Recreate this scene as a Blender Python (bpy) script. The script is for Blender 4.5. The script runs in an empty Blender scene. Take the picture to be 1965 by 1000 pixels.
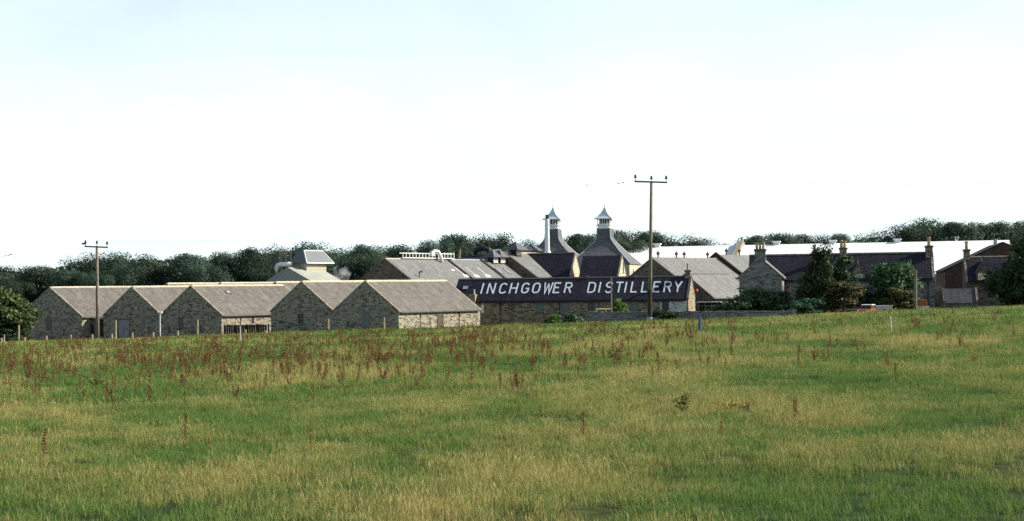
import bpy, math, random
import numpy as np
from mathutils import Vector, Matrix

random.seed(7)
R = math.radians
scene = bpy.context.scene
COL = scene.collection

# ------------------------------------------------------------------ camera
F_PX, CX, CY = 3000.0, 982.5, 500.0          # focal length and centre in photo pixels
EYE = Vector((0, 0, 5.5))
cam_d = bpy.data.cameras.new('camera')
cam = bpy.data.objects.new('camera', cam_d)
COL.objects.link(cam)
cam_d.sensor_width = 36
cam_d.lens = 36 * F_PX / 1965.0
cam_d.clip_start, cam_d.clip_end = 0.5, 20000
CAM_ROT = Matrix.Rotation(R(90 + 1.09), 3, 'X') @ Matrix.Rotation(R(-0.7), 3, 'Z')
cam.matrix_world = Matrix.Translation(EYE) @ CAM_ROT.to_4x4()
scene.camera = cam

# ------------------------------------------------------------------ sky, sun, exposure
SUN_EL = R(30)
sx, sy = 1.0, 0.15
n_ = math.hypot(sx, sy)
SUN = Vector((sx / n_ * math.cos(SUN_EL), sy / n_ * math.cos(SUN_EL), math.sin(SUN_EL)))
world = bpy.data.worlds.new('World')
scene.world = world
world.use_nodes = True
nt = world.node_tree
nt.nodes.clear()
wo = nt.nodes.new('ShaderNodeOutputWorld')
sky = nt.nodes.new('ShaderNodeTexSky')
sky.sky_type = 'NISHITA'
sky.sun_disc = False
sky.sun_elevation = SUN_EL
sky.sun_rotation = math.atan2(SUN.x, SUN.y)
sky.dust_density = 1.5
bg1 = nt.nodes.new('ShaderNodeBackground')
bg1.inputs['Strength'].default_value = 0.075
nt.links.new(sky.outputs['Color'], bg1.inputs['Color'])
# thin bright cloud veil, thick near the horizon, broken higher up
bg2 = nt.nodes.new('ShaderNodeBackground')
bg2.inputs['Color'].default_value = (0.85, 0.985, 1.0, 1)
bg2.inputs['Strength'].default_value = 0.72
tc = nt.nodes.new('ShaderNodeTexCoord')
sep = nt.nodes.new('ShaderNodeSeparateXYZ')
nt.links.new(tc.outputs['Generated'], sep.inputs[0])
ramp = nt.nodes.new('ShaderNodeValToRGB')
cr = ramp.color_ramp
cr.elements[0].position, cr.elements[0].color = 0.0, (0.97, 0.97, 0.97, 1)
cr.elements[1].position, cr.elements[1].color = 0.75, (0.05, 0.05, 0.05, 1)
e = cr.elements.new(0.10); e.color = (0.93, 0.93, 0.93, 1)
e = cr.elements.new(0.20); e.color = (0.62, 0.62, 0.62, 1)
e = cr.elements.new(0.34); e.color = (0.12, 0.12, 0.12, 1)
nt.links.new(sep.outputs['Z'], ramp.inputs['Fac'])
mp = nt.nodes.new('ShaderNodeMapping')
mp.inputs['Scale'].default_value = (1, 1, 3.2)
nt.links.new(tc.outputs['Generated'], mp.inputs['Vector'])
nz = nt.nodes.new('ShaderNodeTexNoise')
nz.inputs['Scale'].default_value = 5.0
nz.inputs['Detail'].default_value = 5
nt.links.new(mp.outputs[0], nz.inputs['Vector'])
mr = nt.nodes.new('ShaderNodeMapRange')
mr.inputs['From Min'].default_value = 0.3
mr.inputs['From Max'].default_value = 0.7
mr.inputs['To Min'].default_value = -0.10
mr.inputs['To Max'].default_value = 0.10
nt.links.new(nz.outputs['Fac'], mr.inputs['Value'])
ad = nt.nodes.new('ShaderNodeMath'); ad.operation = 'ADD'; ad.use_clamp = True
nt.links.new(ramp.outputs['Color'], ad.inputs[0])
nt.links.new(mr.outputs[0], ad.inputs[1])
mx = nt.nodes.new('ShaderNodeMixShader')
nt.links.new(ad.outputs[0], mx.inputs['Fac'])
nt.links.new(bg1.outputs[0], mx.inputs[1])
nt.links.new(bg2.outputs[0], mx.inputs[2])
nt.links.new(mx.outputs[0], wo.inputs['Surface'])

sun_d = bpy.data.lights.new('sun', 'SUN')
sun_d.energy = 5.0
sun_d.angle = R(0.5)
sun_d.color = (1.0, 0.93, 0.81)
sun = bpy.data.objects.new('sun', sun_d)
COL.objects.link(sun)
sun.rotation_euler = (-SUN).to_track_quat('-Z', 'Y').to_euler()
sun.location = (60, 0, 60)

vs = scene.view_settings
vs.view_transform = 'Standard'
vs.look = 'None'
vs.exposure = 0.8
vs.gamma = 1.0
vs.use_curve_mapping = False
scene.cycles.max_bounces = 6
scene.cycles.diffuse_bounces = 3
scene.cycles.transparent_max_bounces = 8
scene.cycles.use_denoising = False

# ------------------------------------------------------------------ helpers
def ray(u, v):
    d = CAM_ROT @ Vector(((u - CX) / F_PX, -(v - CY) / F_PX, -1))
    return d / d.y

def at(u, v, d):
    """world point d metres down the field that the photo shows at (u, v)"""
    return EYE + ray(u, v) * d

def hash2(ix, iy, seed):
    h = (ix.astype(np.int64) * 374761393 + iy.astype(np.int64) * 668265263 + seed * 1442695041) & 0x7fffffff
    h = ((h ^ (h >> 13)) * 1274126177) & 0x7fffffff
    h = (h ^ (h >> 16)) & 0xffff
    return h / 65535.0

def vnoise(x, y, seed=0):
    x = np.asarray(x, float); y = np.asarray(y, float)
    ix = np.floor(x); iy = np.floor(y)
    fx = x - ix; fy = y - iy
    fx = fx * fx * (3 - 2 * fx); fy = fy * fy * (3 - 2 * fy)
    a = hash2(ix, iy, seed); b = hash2(ix + 1, iy, seed)
    c = hash2(ix, iy + 1, seed); d = hash2(ix + 1, iy + 1, seed)
    return (a * (1 - fx) + b * fx) * (1 - fy) + (c * (1 - fx) + d * fx) * fy

def fbm(x, y, scale, seed=0, oct=4):
    v = 0; amp = 0.5; tot = 0; s = 1 / scale
    for i in range(oct):
        v = v + amp * vnoise(x * s, y * s, seed + i * 17); tot += amp
        amp *= 0.55; s *= 2.1
    return v / tot

def sstep(a, b, x):
    t = np.clip((x - a) / (b - a), 0, 1)
    return t * t * (3 - 2 * t)

PX = [-400, -80, -50, -15, 10, 30, 45, 80, 400]
PZ = [-2.0, -1.8, -1.5, -0.1, 0.2, 1.2, 2.4, 2.8, 6.0]

def ground(x, y):
    x = np.asarray(x, float); y = np.asarray(y, float)
    xf = np.clip(x, -120, 120)
    field = 1.5 - 0.42 * sstep(120, 190, y) + 0.0275 * xf + 0.35 * (fbm(x, y, 26, 3, 3) - 0.5) * sstep(0, 60, y) + 0.30 * (fbm(x, y, 4, 9, 2) - 0.5)
    edge = 191 - 0.23 * xf
    plat = np.interp(x, PX, PZ)
    far = sstep(330, 520, y) * (2.5 + np.clip(x, 0, 200) * 0.03)
    t = sstep(edge - 4, edge + 12, y)
    z = field * (1 - t) + (plat + far) * t
    bank = 1 - sstep(8, 23, y)
    return z * (1 - bank) + 3.85 * bank

def gz(x, y):
    return float(ground(np.array([x]), np.array([y]))[0])

def field_hit(u, v):
    """where the ray of a photo pixel meets the field"""
    r = ray(u, v)
    d = np.arange(20, 330, 0.4)
    z = EYE.z + r.z * d
    hit = np.nonzero(z <= ground(EYE.x + r.x * d, EYE.y + d))[0]
    k = float(d[hit[0]]) if len(hit) else 185.0
    return EYE + r * k

def tag(o, label=None, cat=None, group=None, kind=None):
    if label: o['label'] = label
    if cat: o['category'] = cat
    if group: o['group'] = group
    if kind: o['kind'] = kind
    return o

def empty(name, loc, rz=0.0):
    o = bpy.data.objects.new(name, None)
    COL.objects.link(o)
    o.empty_display_size = 0.5
    o.location = loc
    o.rotation_euler = (0, 0, rz)
    return o

def link(name, me, mat, parent=None, loc=None, rz=None):
    o = bpy.data.objects.new(name, me)
    if mat is not None and not me.materials:
        me.materials.append(mat)
    COL.objects.link(o)
    if parent is not None: o.parent = parent
    if loc is not None: o.location = loc
    if rz is not None: o.rotation_euler = (0, 0, rz)
    return o

class MB:
    def __init__(self): self.v = []; self.f = []
    def add(self, vs, fs):
        n = len(self.v)
        self.v += [tuple(p) for p in vs]
        self.f += [tuple(i + n for i in f) for f in fs]
        return self
    def box(self, x0, x1, y0, y1, z0, z1):
        return self.add([(x0, y0, z0), (x1, y0, z0), (x1, y1, z0), (x0, y1, z0), (x0, y0, z1), (x1, y0, z1), (x1, y1, z1), (x0, y1, z1)],
                        [(0, 3, 2, 1), (4, 5, 6, 7), (0, 1, 5, 4), (1, 2, 6, 5), (2, 3, 7, 6), (3, 0, 4, 7)])
    def hull8(self, lo, hi):
        """two quads (4 points each, same order) joined to a solid"""
        return self.add(list(lo) + list(hi), [(0, 3, 2, 1), (4, 5, 6, 7), (0, 1, 5, 4), (1, 2, 6, 5), (2, 3, 7, 6), (3, 0, 4, 7)])
    def extrude(self, a, b):
        """two matching outlines joined to a prism"""
        n = len(a)
        return self.add(list(a) + list(b), [tuple(range(n - 1, -1, -1)), tuple(range(n, 2 * n))] +
                        [(i, (i + 1) % n, n + (i + 1) % n, n + i) for i in range(n)])
    def tube(self, pts, rad, n=8, cap=True):
        pts = [Vector(p) for p in pts]
        if not hasattr(rad, '__len__'): rad = [rad] * len(pts)
        rings = []
        for i, p in enumerate(pts):
            t = (pts[min(i + 1, len(pts) - 1)] - pts[max(i - 1, 0)]).normalized()
            a = t.cross(Vector((0, 0, 1)))
            if a.length < 1e-3: a = t.cross(Vector((1, 0, 0)))
            a.normalize(); b = t.cross(a)
            rings.append([p + (a * math.cos(2 * math.pi * k / n) + b * math.sin(2 * math.pi * k / n)) * rad[i] for k in range(n)])
        vs = [q for r_ in rings for q in r_]
        fs = []
        for i in range(len(rings) - 1):
            for k in range(n):
                k2 = (k + 1) % n
                fs.append((i * n + k, i * n + k2, (i + 1) * n + k2, (i + 1) * n + k))
        if cap:
            fs.append(tuple(range(n - 1, -1, -1)))
            fs.append(tuple((len(rings) - 1) * n + k for k in range(n)))
        return self.add(vs, fs)
    def lathe(self, prof, cx=0, cy=0, n=12):
        return self.tube([(cx, cy, z) for z, r_ in prof], [r_ for z, r_ in prof], n)
    def mesh(self, name, smooth=False):
        me = bpy.data.meshes.new(name)
        me.from_pydata(self.v, [], self.f)
        if smooth:
            me.polygons.foreach_set('use_smooth', [True] * len(me.polygons))
        me.update()
        return me
    def build(self, name, mat, parent=None, loc=None, rz=None, smooth=False):
        return link(name, self.mesh(name, smooth), mat, parent, loc, rz)

# ------------------------------------------------------------------ materials
def new_mat(name):
    m = bpy.data.materials.new(name)
    m.use_nodes = True
    t = m.node_tree
    b = t.nodes['Principled BSDF']
    return m, t, b

def N(t, kind, **kw):
    n = t.nodes.new(kind)
    for k, v in kw.items():
        if k in n.inputs: n.inputs[k].default_value = v
        else: setattr(n, k, v)
    return n

def ramp_node(t, stops):
    r_ = t.nodes.new('ShaderNodeValToRGB')
    c = r_.color_ramp
    c.elements[0].position, c.elements[0].color = stops[0][0], (*stops[0][1], 1)
    c.elements[1].position, c.elements[1].color = stops[-1][0], (*stops[-1][1], 1)
    for p, col in stops[1:-1]:
        el = c.elements.new(p); el.color = (*col, 1)
    return r_

def mixc(t, a, b, fac, mode='MIX'):
    m = t.nodes.new('ShaderNodeMix')
    m.data_type = 'RGBA'; m.blend_type = mode
    for sock, val in ((m.inputs[0], fac), (m.inputs[6], a), (m.inputs[7], b)):
        if hasattr(val, 'is_output'): t.links.new(val, sock)
        elif hasattr(val, '__len__'): sock.default_value = (*val[:3], 1)
        else: sock.default_value = val
    return m.outputs[2]

def plain(name, col, rough=0.7, metal=0.0, var=0.15, scale=1.5, spec=0.3):
    m, t, b = new_mat(name)
    tcn = N(t, 'ShaderNodeTexCoord')
    nz = N(t, 'ShaderNodeTexNoise', Scale=scale, Detail=5.0)
    t.links.new(tcn.outputs['Object'], nz.inputs['Vector'])
    lo = tuple(c * (1 - var) for c in col); hi = tuple(min(1, c * (1 + var)) for c in col)
    r_ = ramp_node(t, [(0.3, lo), (0.7, hi)])
    t.links.new(nz.outputs['Fac'], r_.inputs['Fac'])
    t.links.new(r_.outputs['Color'], b.inputs['Base Color'])
    b.inputs['Roughness'].default_value = rough
    b.inputs['Metallic'].default_value = metal
    b.inputs['Specular IOR Level'].default_value = spec
    return m

def stone(name, dark, mid, light, bw=0.55, bh=0.22, mortar=(0.2, 0.18, 0.15), blotch=0.5):
    """random-coursed rubble masonry: stones of uneven tone in wandering courses"""
    m, t, b = new_mat(name)
    tcn = N(t, 'ShaderNodeTexCoord')
    sp = N(t, 'ShaderNodeSeparateXYZ')
    t.links.new(tcn.outputs['Object'], sp.inputs[0])
    s = N(t, 'ShaderNodeMath', operation='ADD')
    t.links.new(sp.outputs['X'], s.inputs[0]); t.links.new(sp.outputs['Y'], s.inputs[1])
    cb = N(t, 'ShaderNodeCombineXYZ')
    t.links.new(s.outputs[0], cb.inputs['X']); t.links.new(sp.outputs['Z'], cb.inputs['Y'])
    wob = N(t, 'ShaderNodeTexNoise', Scale=2.3, Detail=2.0)
    t.links.new(cb.outputs[0], wob.inputs['Vector'])
    wv = N(t, 'ShaderNodeVectorMath', operation='MULTIPLY_ADD')
    wv.inputs[1].default_value = (0.25, 0.035, 0)
    t.links.new(wob.outputs['Color'], wv.inputs[0]); t.links.new(cb.outputs[0], wv.inputs[2])
    br = N(t, 'ShaderNodeTexBrick', Scale=1.0)
    br.inputs['Brick Width'].default_value = bw
    br.inputs['Row Height'].default_value = bh
    br.inputs['Mortar Size'].default_value = 0.022
    br.inputs['Mortar Smooth'].default_value = 0.4
    br.inputs['Color1'].default_value = (0, 0, 0, 1)
    br.inputs['Color2'].default_value = (1, 1, 1, 1)
    br.inputs['Mortar'].default_value = (0.5, 0.5, 0.5, 1)
    br.inputs['Bias'].default_value = 0.05
    br.offset_frequency = 2
    t.links.new(wv.outputs[0], br.inputs['Vector'])
    r_ = ramp_node(t, [(0.0, dark), (0.16, tuple((a + c) / 2 for a, c in zip(dark, mid))), (0.36, mid), (1.0, light)])
    t.links.new(br.outputs['Color'], r_.inputs['Fac'])
    # blotches of weathering over several stones, and grain in each
    n2 = N(t, 'ShaderNodeTexNoise', Scale=0.55, Detail=6.0, Roughness=0.65)
    t.links.new(tcn.outputs['Object'], n2.inputs['Vector'])
    r2 = ramp_node(t, [(0.34, (0.45, 0.45, 0.47)), (0.62, (1.12, 1.1, 1.05))])
    t.links.new(n2.outputs['Fac'], r2.inputs['Fac'])
    c1 = mixc(t, r_.outputs['Color'], r2.outputs['Color'], blotch, 'MULTIPLY')
    n3 = N(t, 'ShaderNodeTexNoise', Scale=7.0, Detail=4.0)
    t.links.new(wv.outputs[0], n3.inputs['Vector'])
    r3 = ramp_node(t, [(0.3, (0.6, 0.6, 0.6)), (0.7, (1.25, 1.25, 1.25))])
    t.links.new(n3.outputs['Fac'], r3.inputs['Fac'])
    c2 = mixc(t, c1, r3.outputs['Color'], 0.7, 'MULTIPLY')
    c3 = mixc(t, c2, mortar, br.outputs['Fac'])
    t.links.new(c3, b.inputs['Base Color'])
    b.inputs['Roughness'].default_value = 0.92
    b.inputs['Specular IOR Level'].default_value = 0.15
    bp = N(t, 'ShaderNodeBump', Strength=0.5, Distance=0.05)
    h = N(t, 'ShaderNodeMath', operation='SUBTRACT')
    t.links.new(n3.outputs['Fac'], h.inputs[0]); t.links.new(br.outputs['Fac'], h.inputs[1])
    t.links.new(h.outputs[0], bp.inputs['Height'])
    t.links.new(bp.outputs[0], b.inputs['Normal'])
    return m

def slate(name, a, c, lichen, rough=0.6, lich=0.5, spec=0.25):
    """slate courses: rows along the eaves, slates of uneven tone, patches of lichen"""
    m, t, b = new_mat(name)
    tcn = N(t, 'ShaderNodeTexCoord')
    sp = N(t, 'ShaderNodeSeparateXYZ')
    t.links.new(tcn.outputs['Object'], sp.inputs[0])
    cb = N(t, 'ShaderNodeCombineXYZ')
    t.links.new(sp.outputs['Y'], cb.inputs['X']); t.links.new(sp.outputs['Z'], cb.inputs['Y'])
    br = N(t, 'ShaderNodeTexBrick', Scale=1.0)
    br.inputs['Brick Width'].default_value = 0.34
    br.inputs['Row Height'].default_value = 0.16
    br.inputs['Mortar Size'].default_value = 0.012
    br.inputs['Color1'].default_value = (0, 0, 0, 1)
    br.inputs['Color2'].default_value = (1, 1, 1, 1)
    br.inputs['Mortar'].default_value = (0.1, 0.1, 0.1, 1)
    t.links.new(cb.outputs[0], br.inputs['Vector'])
    r_ = ramp_node(t, [(0.0, a), (1.0, c)])
    t.links.new(br.outputs['Color'], r_.inputs['Fac'])
    n2 = N(t, 'ShaderNodeTexNoise', Scale=0.7, Detail=7.0, Roughness=0.7)
    t.links.new(tcn.outputs['Object'], n2.inputs['Vector'])
    r2 = ramp_node(t, [(0.48, (0, 0, 0)), (0.72, (1, 1, 1))])
    t.links.new(n2.outputs['Fac'], r2.inputs['Fac'])
    ml = N(t, 'ShaderNodeMath', operation='MULTIPLY'); ml.inputs[1].default_value = lich
    t.links.new(r2.outputs['Color'], ml.inputs[0])
    c1 = mixc(t, r_.outputs['Color'], lichen, ml.outputs[0])
    # streaks that run down the slope
    mpn = N(t, 'ShaderNodeMapping'); mpn.inputs['Scale'].default_value = (0.25, 2.2, 0.25)
    t.links.new(tcn.outputs['Object'], mpn.inputs['Vector'])
    n4 = N(t, 'ShaderNodeTexNoise', Scale=1.0, Detail=5.0)
    t.links.new(mpn.outputs[0], n4.inputs['Vector'])
    r4 = ramp_node(t, [(0.3, (0.72, 0.72, 0.72)), (0.7, (1.2, 1.2, 1.2))])
    t.links.new(n4.outputs['Fac'], r4.inputs['Fac'])
    c2 = mixc(t, c1, r4.outputs['Color'], 0.8, 'MULTIPLY')
    t.links.new(c2, b.inputs['Base Color'])
    b.inputs['Roughness'].default_value = rough
    b.inputs['Specular IOR Level'].default_value = spec
    bp = N(t, 'ShaderNodeBump', Strength=0.6, Distance=0.03)
    t.links.new(br.outputs['Color'], bp.inputs['Height'])
    t.links.new(bp.outputs[0], b.inputs['Normal'])
    return m

def sheet(name, col, rough=0.5, pitch=0.5, var=0.12, metal=0.0):
    """ribbed metal or fibre sheeting"""
    m, t, b = new_mat(name)
    tcn = N(t, 'ShaderNodeTexCoord')
    wv = N(t, 'ShaderNodeTexWave', Scale=1.0 / pitch, wave_type='BANDS', bands_direction='Y')
    t.links.new(tcn.outputs['Object'], wv.inputs['Vector'])
    nz = N(t, 'ShaderNodeTexNoise', Scale=0.35, Detail=6.0)
    t.links.new(tcn.outputs['Object'], nz.inputs['Vector'])
    r_ = ramp_node(t, [(0.3, tuple(c * (1 - var) for c in col)), (0.7, col)])
    t.links.new(nz.outputs['Fac'], r_.inputs['Fac'])
    t.links.new(r_.outputs['Color'], b.inputs['Base Color'])
    b.inputs['Roughness'].default_value = rough
    b.inputs['Metallic'].default_value = metal
    bp = N(t, 'ShaderNodeBump', Strength=0.4, Distance=0.04)
    t.links.new(wv.outputs['Fac'], bp.inputs['Height'])
    t.links.new(bp.outputs[0], b.inputs['Normal'])
    return m

def foliage(name, dark, light, trans=0.25, vr=(0.85, 1.15)):
    m, t, b = new_mat(name)
    gi = N(t, 'ShaderNodeNewGeometry')
    oi = N(t, 'ShaderNodeObjectInfo')
    tcn = N(t, 'ShaderNodeTexCoord')
    r_ = ramp_node(t, [(0.0, dark), (1.0, light)])
    t.links.new(gi.outputs['Random Per Island'], r_.inputs['Fac'])
    hs = N(t, 'ShaderNodeHueSaturation')
    mrn = N(t, 'ShaderNodeMapRange'); mrn.inputs['To Min'].default_value = vr[0]; mrn.inputs['To Max'].default_value = vr[1]
    t.links.new(oi.outputs['Random'], mrn.inputs['Value'])
    t.links.new(mrn.outputs[0], hs.inputs['Value'])
    mr2 = N(t, 'ShaderNodeMapRange'); mr2.inputs['To Min'].default_value = 0.475; mr2.inputs['To Max'].default_value = 0.525
    t.links.new(oi.outputs['Random'], mr2.inputs['Value'])
    t.links.new(mr2.outputs[0], hs.inputs['Hue'])
    t.links.new(r_.outputs['Color'], hs.inputs['Color'])
    t.links.new(hs.outputs['Color'], b.inputs['Base Color'])
    b.inputs['Roughness'].default_value = 0.6
    b.inputs['Specular IOR Level'].default_value = 0.2
    tr = N(t, 'ShaderNodeBsdfTranslucent')
    t.links.new(hs.outputs['Color'], tr.inputs['Color'])
    mxs = N(t, 'ShaderNodeMixShader'); mxs.inputs[0].default_value = trans
    t.links.new(b.outputs[0], mxs.inputs[1]); t.links.new(tr.outputs[0], mxs.inputs[2])
    t.links.new(mxs.outputs[0], t.nodes['Material Output'].inputs['Surface'])
    return m

def glass_dark(name, col=(0.012, 0.014, 0.018), rough=0.3):
    m, t, b = new_mat(name)
    b.inputs['Base Color'].default_value = (*col, 1)
    b.inputs['Roughness'].default_value = rough
    return m

M = {}
M['stone'] = stone('warehouse_stone', (0.035, 0.031, 0.026), (0.235, 0.212, 0.158), (0.40, 0.368, 0.28), mortar=(0.26, 0.235, 0.18), blotch=0.5)
M['stone_dark'] = stone('dark_stone', (0.03, 0.028, 0.027), (0.14, 0.115, 0.09), (0.22, 0.185, 0.14), mortar=(0.10, 0.085, 0.07))  # darker mix of the rubble masonry
M['stone_brown'] = stone('brown_stone', (0.055, 0.045, 0.035), (0.25, 0.205, 0.14), (0.40, 0.345, 0.25), mortar=(0.2, 0.17, 0.13))
M['stone_grey'] = stone('grey_stone', (0.05, 0.05, 0.052), (0.20, 0.195, 0.18), (0.34, 0.33, 0.3), mortar=(0.2, 0.19, 0.18))
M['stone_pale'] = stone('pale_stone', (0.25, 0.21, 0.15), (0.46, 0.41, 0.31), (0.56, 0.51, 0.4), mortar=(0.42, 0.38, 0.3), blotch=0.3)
M['dyke'] = stone('boundary_stone', (0.08, 0.08, 0.085), (0.20, 0.20, 0.205), (0.29, 0.29, 0.29), bw=0.5, bh=0.2, mortar=(0.14, 0.14, 0.14))
M['whitewash'] = stone('worn_whitewash', (0.30, 0.31, 0.30), (0.62, 0.64, 0.64), (0.7, 0.72, 0.72), mortar=(0.55, 0.57, 0.57))
M['slate_grey'] = slate('weathered_grey_slate', (0.11, 0.10, 0.09), (0.18, 0.165, 0.145), (0.25, 0.22, 0.17))
M['slate_brown'] = slate('weathered_brown_slate', (0.098, 0.09, 0.078), (0.165, 0.152, 0.132), (0.24, 0.215, 0.165))
M['slate_pale'] = slate('pale_grey_slate', (0.128, 0.132, 0.128), (0.196, 0.201, 0.194), (0.26, 0.255, 0.225))
M['slate_dark'] = slate('shade_darkened_slate', (0.013, 0.013, 0.021), (0.028, 0.028, 0.043), (0.045, 0.043, 0.045), lich=0.25, rough=0.7, spec=0.15)  # slate darkened to put the shade of unlit slopes into its colour
M['slate_kiln'] = slate('kiln_slate', (0.085, 0.086, 0.092), (0.145, 0.146, 0.152), (0.19, 0.185, 0.17), lich=0.35, rough=0.65)
M['slate_mid'] = slate('mid_grey_slate', (0.05, 0.052, 0.06), (0.09, 0.093, 0.105), (0.13, 0.13, 0.12), lich=0.3)  # mid tone slate for the shed roof
M['ridge'] = plain('sandstone_ridge', (0.50, 0.43, 0.31), 0.85, var=0.25, scale=2)
M['skew'] = plain('sandstone_coping', (0.23, 0.205, 0.16), 0.9, var=0.5, scale=2)
M['skew_dark'] = plain('dark_coping', (0.11, 0.1, 0.09), 0.9, var=0.35, scale=2)  # darker coping tone
M['lead'] = plain('lead_flashing', (0.33, 0.36, 0.40), 0.5, var=0.2, spec=0.4)
M['zinc'] = sheet('zinc_sheet', (0.62, 0.69, 0.75), 0.45, 0.35)
M['cowl_grey'] = sheet('grey_metal_sheet', (0.10, 0.118, 0.13), 0.6, 0.6)
M['pale_sheet'] = sheet('pale_green_sheet', (0.36, 0.38, 0.33), 0.55, 0.6, var=0.2)
M['grey_clad'] = sheet('grey_cladding', (0.24, 0.26, 0.245), 0.6, 0.5)
M['cream_clad'] = sheet('cream_cladding', (0.36, 0.345, 0.25), 0.6, 0.5)
M['white_sheet'] = sheet('white_roof_sheet', (0.88, 0.88, 0.87), 0.5, 1.0, var=0.03)
M['gutter'] = plain('black_iron', (0.018, 0.018, 0.02), 0.6)
M['lettering'] = plain('white_roof_paint', (0.66, 0.72, 0.76), 0.7, var=0.18, scale=3)
M['white_paint'] = plain('white_paint', (0.76, 0.77, 0.74), 0.55, var=0.08)
M['steel'] = plain('bright_steel', (0.62, 0.65, 0.67), 0.42, metal=0.35, var=0.1)
M['glass'] = glass_dark('dark_window_glass')
M['skylight'] = glass_dark('skylight_glass', (0.30, 0.36, 0.40), 0.2)
M['board'] = plain('grey_boarding', (0.15, 0.17, 0.165), 0.85, var=0.3, scale=3)
M['door_grey'] = plain('grey_painted_door', (0.26, 0.27, 0.26), 0.8, var=0.25, scale=2)
M['door_brown'] = plain('brown_door', (0.075, 0.058, 0.034), 0.75, var=0.25, scale=2)
M['frame'] = plain('window_frame_paint', (0.17, 0.17, 0.16), 0.6)
M['timber_dark'] = plain('dark_timber_and_shade', (0.035, 0.024, 0.018), 0.85, var=0.4, scale=2)  # dark timber; also colours the shaded sides of raised copings
M['timber_red'] = plain('red_brown_boarding', (0.075, 0.042, 0.03), 0.85, var=0.35, scale=1.2)
M['pole'] = plain('weathered_pole', (0.17, 0.15, 0.115), 0.85, var=0.35, scale=1.5)
M['post_pale'] = plain('pale_fence_wood', (0.30, 0.25, 0.16), 0.85, var=0.25, scale=4)
M['post_white'] = plain('whitened_wood', (0.5, 0.52, 0.50), 0.8, var=0.15, scale=4)
M['post_blue'] = plain('blue_painted_post', (0.06, 0.065, 0.17), 0.6)
M['insulator'] = plain('brown_porcelain', (0.05, 0.035, 0.03), 0.3)
M['pot'] = plain('buff_clay_pot', (0.42, 0.30, 0.18), 0.8, var=0.2, scale=4)
M['pot_red'] = plain('red_clay_vent', (0.13, 0.06, 0.04), 0.8, var=0.2, scale=4)
M['orange'] = plain('fresh_orange_timber', (0.55, 0.20, 0.045), 0.75, var=0.3, scale=4)
M['orange_paint'] = plain('orange_plastic', (0.75, 0.12, 0.03), 0.5)
M['red_paint'] = plain('red_car_paint', (0.30, 0.07, 0.05), 0.3, var=0.05, spec=0.5)
M['cream_paint'] = plain('cream_vehicle_paint', (0.70, 0.56, 0.26), 0.4, var=0.05, spec=0.5)
M['tyre'] = plain('tyre_rubber', (0.02, 0.02, 0.02), 0.9)
M['wire'] = plain('bare_wire', (0.62, 0.64, 0.65), 0.5)
M['bark'] = plain('tree_bark', (0.055, 0.047, 0.038), 0.95, var=0.4, scale=2)
M['bird'] = plain('black_plumage', (0.02, 0.02, 0.022), 0.7)
M['leaf_far'] = foliage('woodland_leaf', (0.038, 0.068, 0.046), (0.062, 0.1, 0.062), 0.4, (0.65, 1.35))  # haze put into the leaf colour: paler and bluer than near foliage
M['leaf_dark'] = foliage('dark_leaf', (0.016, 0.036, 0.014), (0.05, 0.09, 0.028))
M['leaf_mid'] = foliage('garden_leaf', (0.026, 0.06, 0.025), (0.07, 0.125, 0.045))
M['leaf_light'] = foliage('light_leaf', (0.045, 0.10, 0.02), (0.12, 0.20, 0.04))
M['leaf_blue'] = foliage('blue_green_leaf', (0.03, 0.085, 0.04), (0.07, 0.15, 0.065))
M['leaf_russet'] = foliage('russet_leaf', (0.04, 0.055, 0.018), (0.105, 0.095, 0.03))
M['leaf_maple'] = foliage('sycamore_leaf', (0.025, 0.055, 0.015), (0.10, 0.15, 0.042))
M['dock'] = foliage('rust_seed', (0.11, 0.058, 0.022), (0.26, 0.14, 0.055), 0.2)
M['dock_stem'] = plain('dock_stem_brown', (0.13, 0.055, 0.028), 0.85)
M['dock_leaf'] = foliage('weed_leaf', (0.08, 0.11, 0.025), (0.16, 0.17, 0.04))
M['ragwort'] = foliage('yellow_flower', (0.45, 0.33, 0.02), (0.65, 0.5, 0.04), 0.1)

# ------------------------------------------------------------------ the field
def patch(x, y):
    """0 = lush green, 1 = dry straw; drifts of each over the whole field"""
    a = fbm(x, y * 0.7, 6, 41, 4)
    b = fbm(x, y, 1.7, 77, 3)
    near = 1 - sstep(30, 48, np.asarray(y, float))
    v = 0.62 * a + 0.38 * b
    return np.clip((v - 0.5) * 2.6 + 0.25 + 0.08 * near, 0, 1)

def axis_pts(segs):
    out = []
    for a, b, s in segs:
        out += list(np.arange(a, b, s))
    return np.array(out + [segs[-1][1]], float)

gx = axis_pts([(-6000, -1000, 1000), (-1000, -200, 80), (-200, -90, 8), (-90, 90, 1.2), (90, 200, 8), (200, 1000, 80), (1000, 6000, 1000)])
gy = axis_pts([(-1500, -100, 200), (-100, 0, 10), (0, 230, 1.2), (230, 560, 6), (560, 1000, 60), (1000, 9000, 1000)])
GX, GY = np.meshgrid(gx, gy)
GZ = ground(GX, GY)
nv = len(gx)
verts = np.stack([GX.ravel(), GY.ravel(), GZ.ravel()], 1)
ii = np.arange(len(gx) - 1)[None, :] + np.arange(len(gy) - 1)[:, None] * nv
faces = np.stack([ii, ii + 1, ii + nv + 1, ii + nv], -1).reshape(-1, 4)
me = bpy.data.meshes.new('field')
me.from_pydata(verts.tolist(), [], faces.tolist())
me.polygons.foreach_set('use_smooth', [True] * len(me.polygons))
at_ = me.attributes.new('patch', 'FLOAT', 'POINT')
at_.data.foreach_set('value', patch(verts[:, 0], verts[:, 1]).astype(np.float32))

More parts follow.
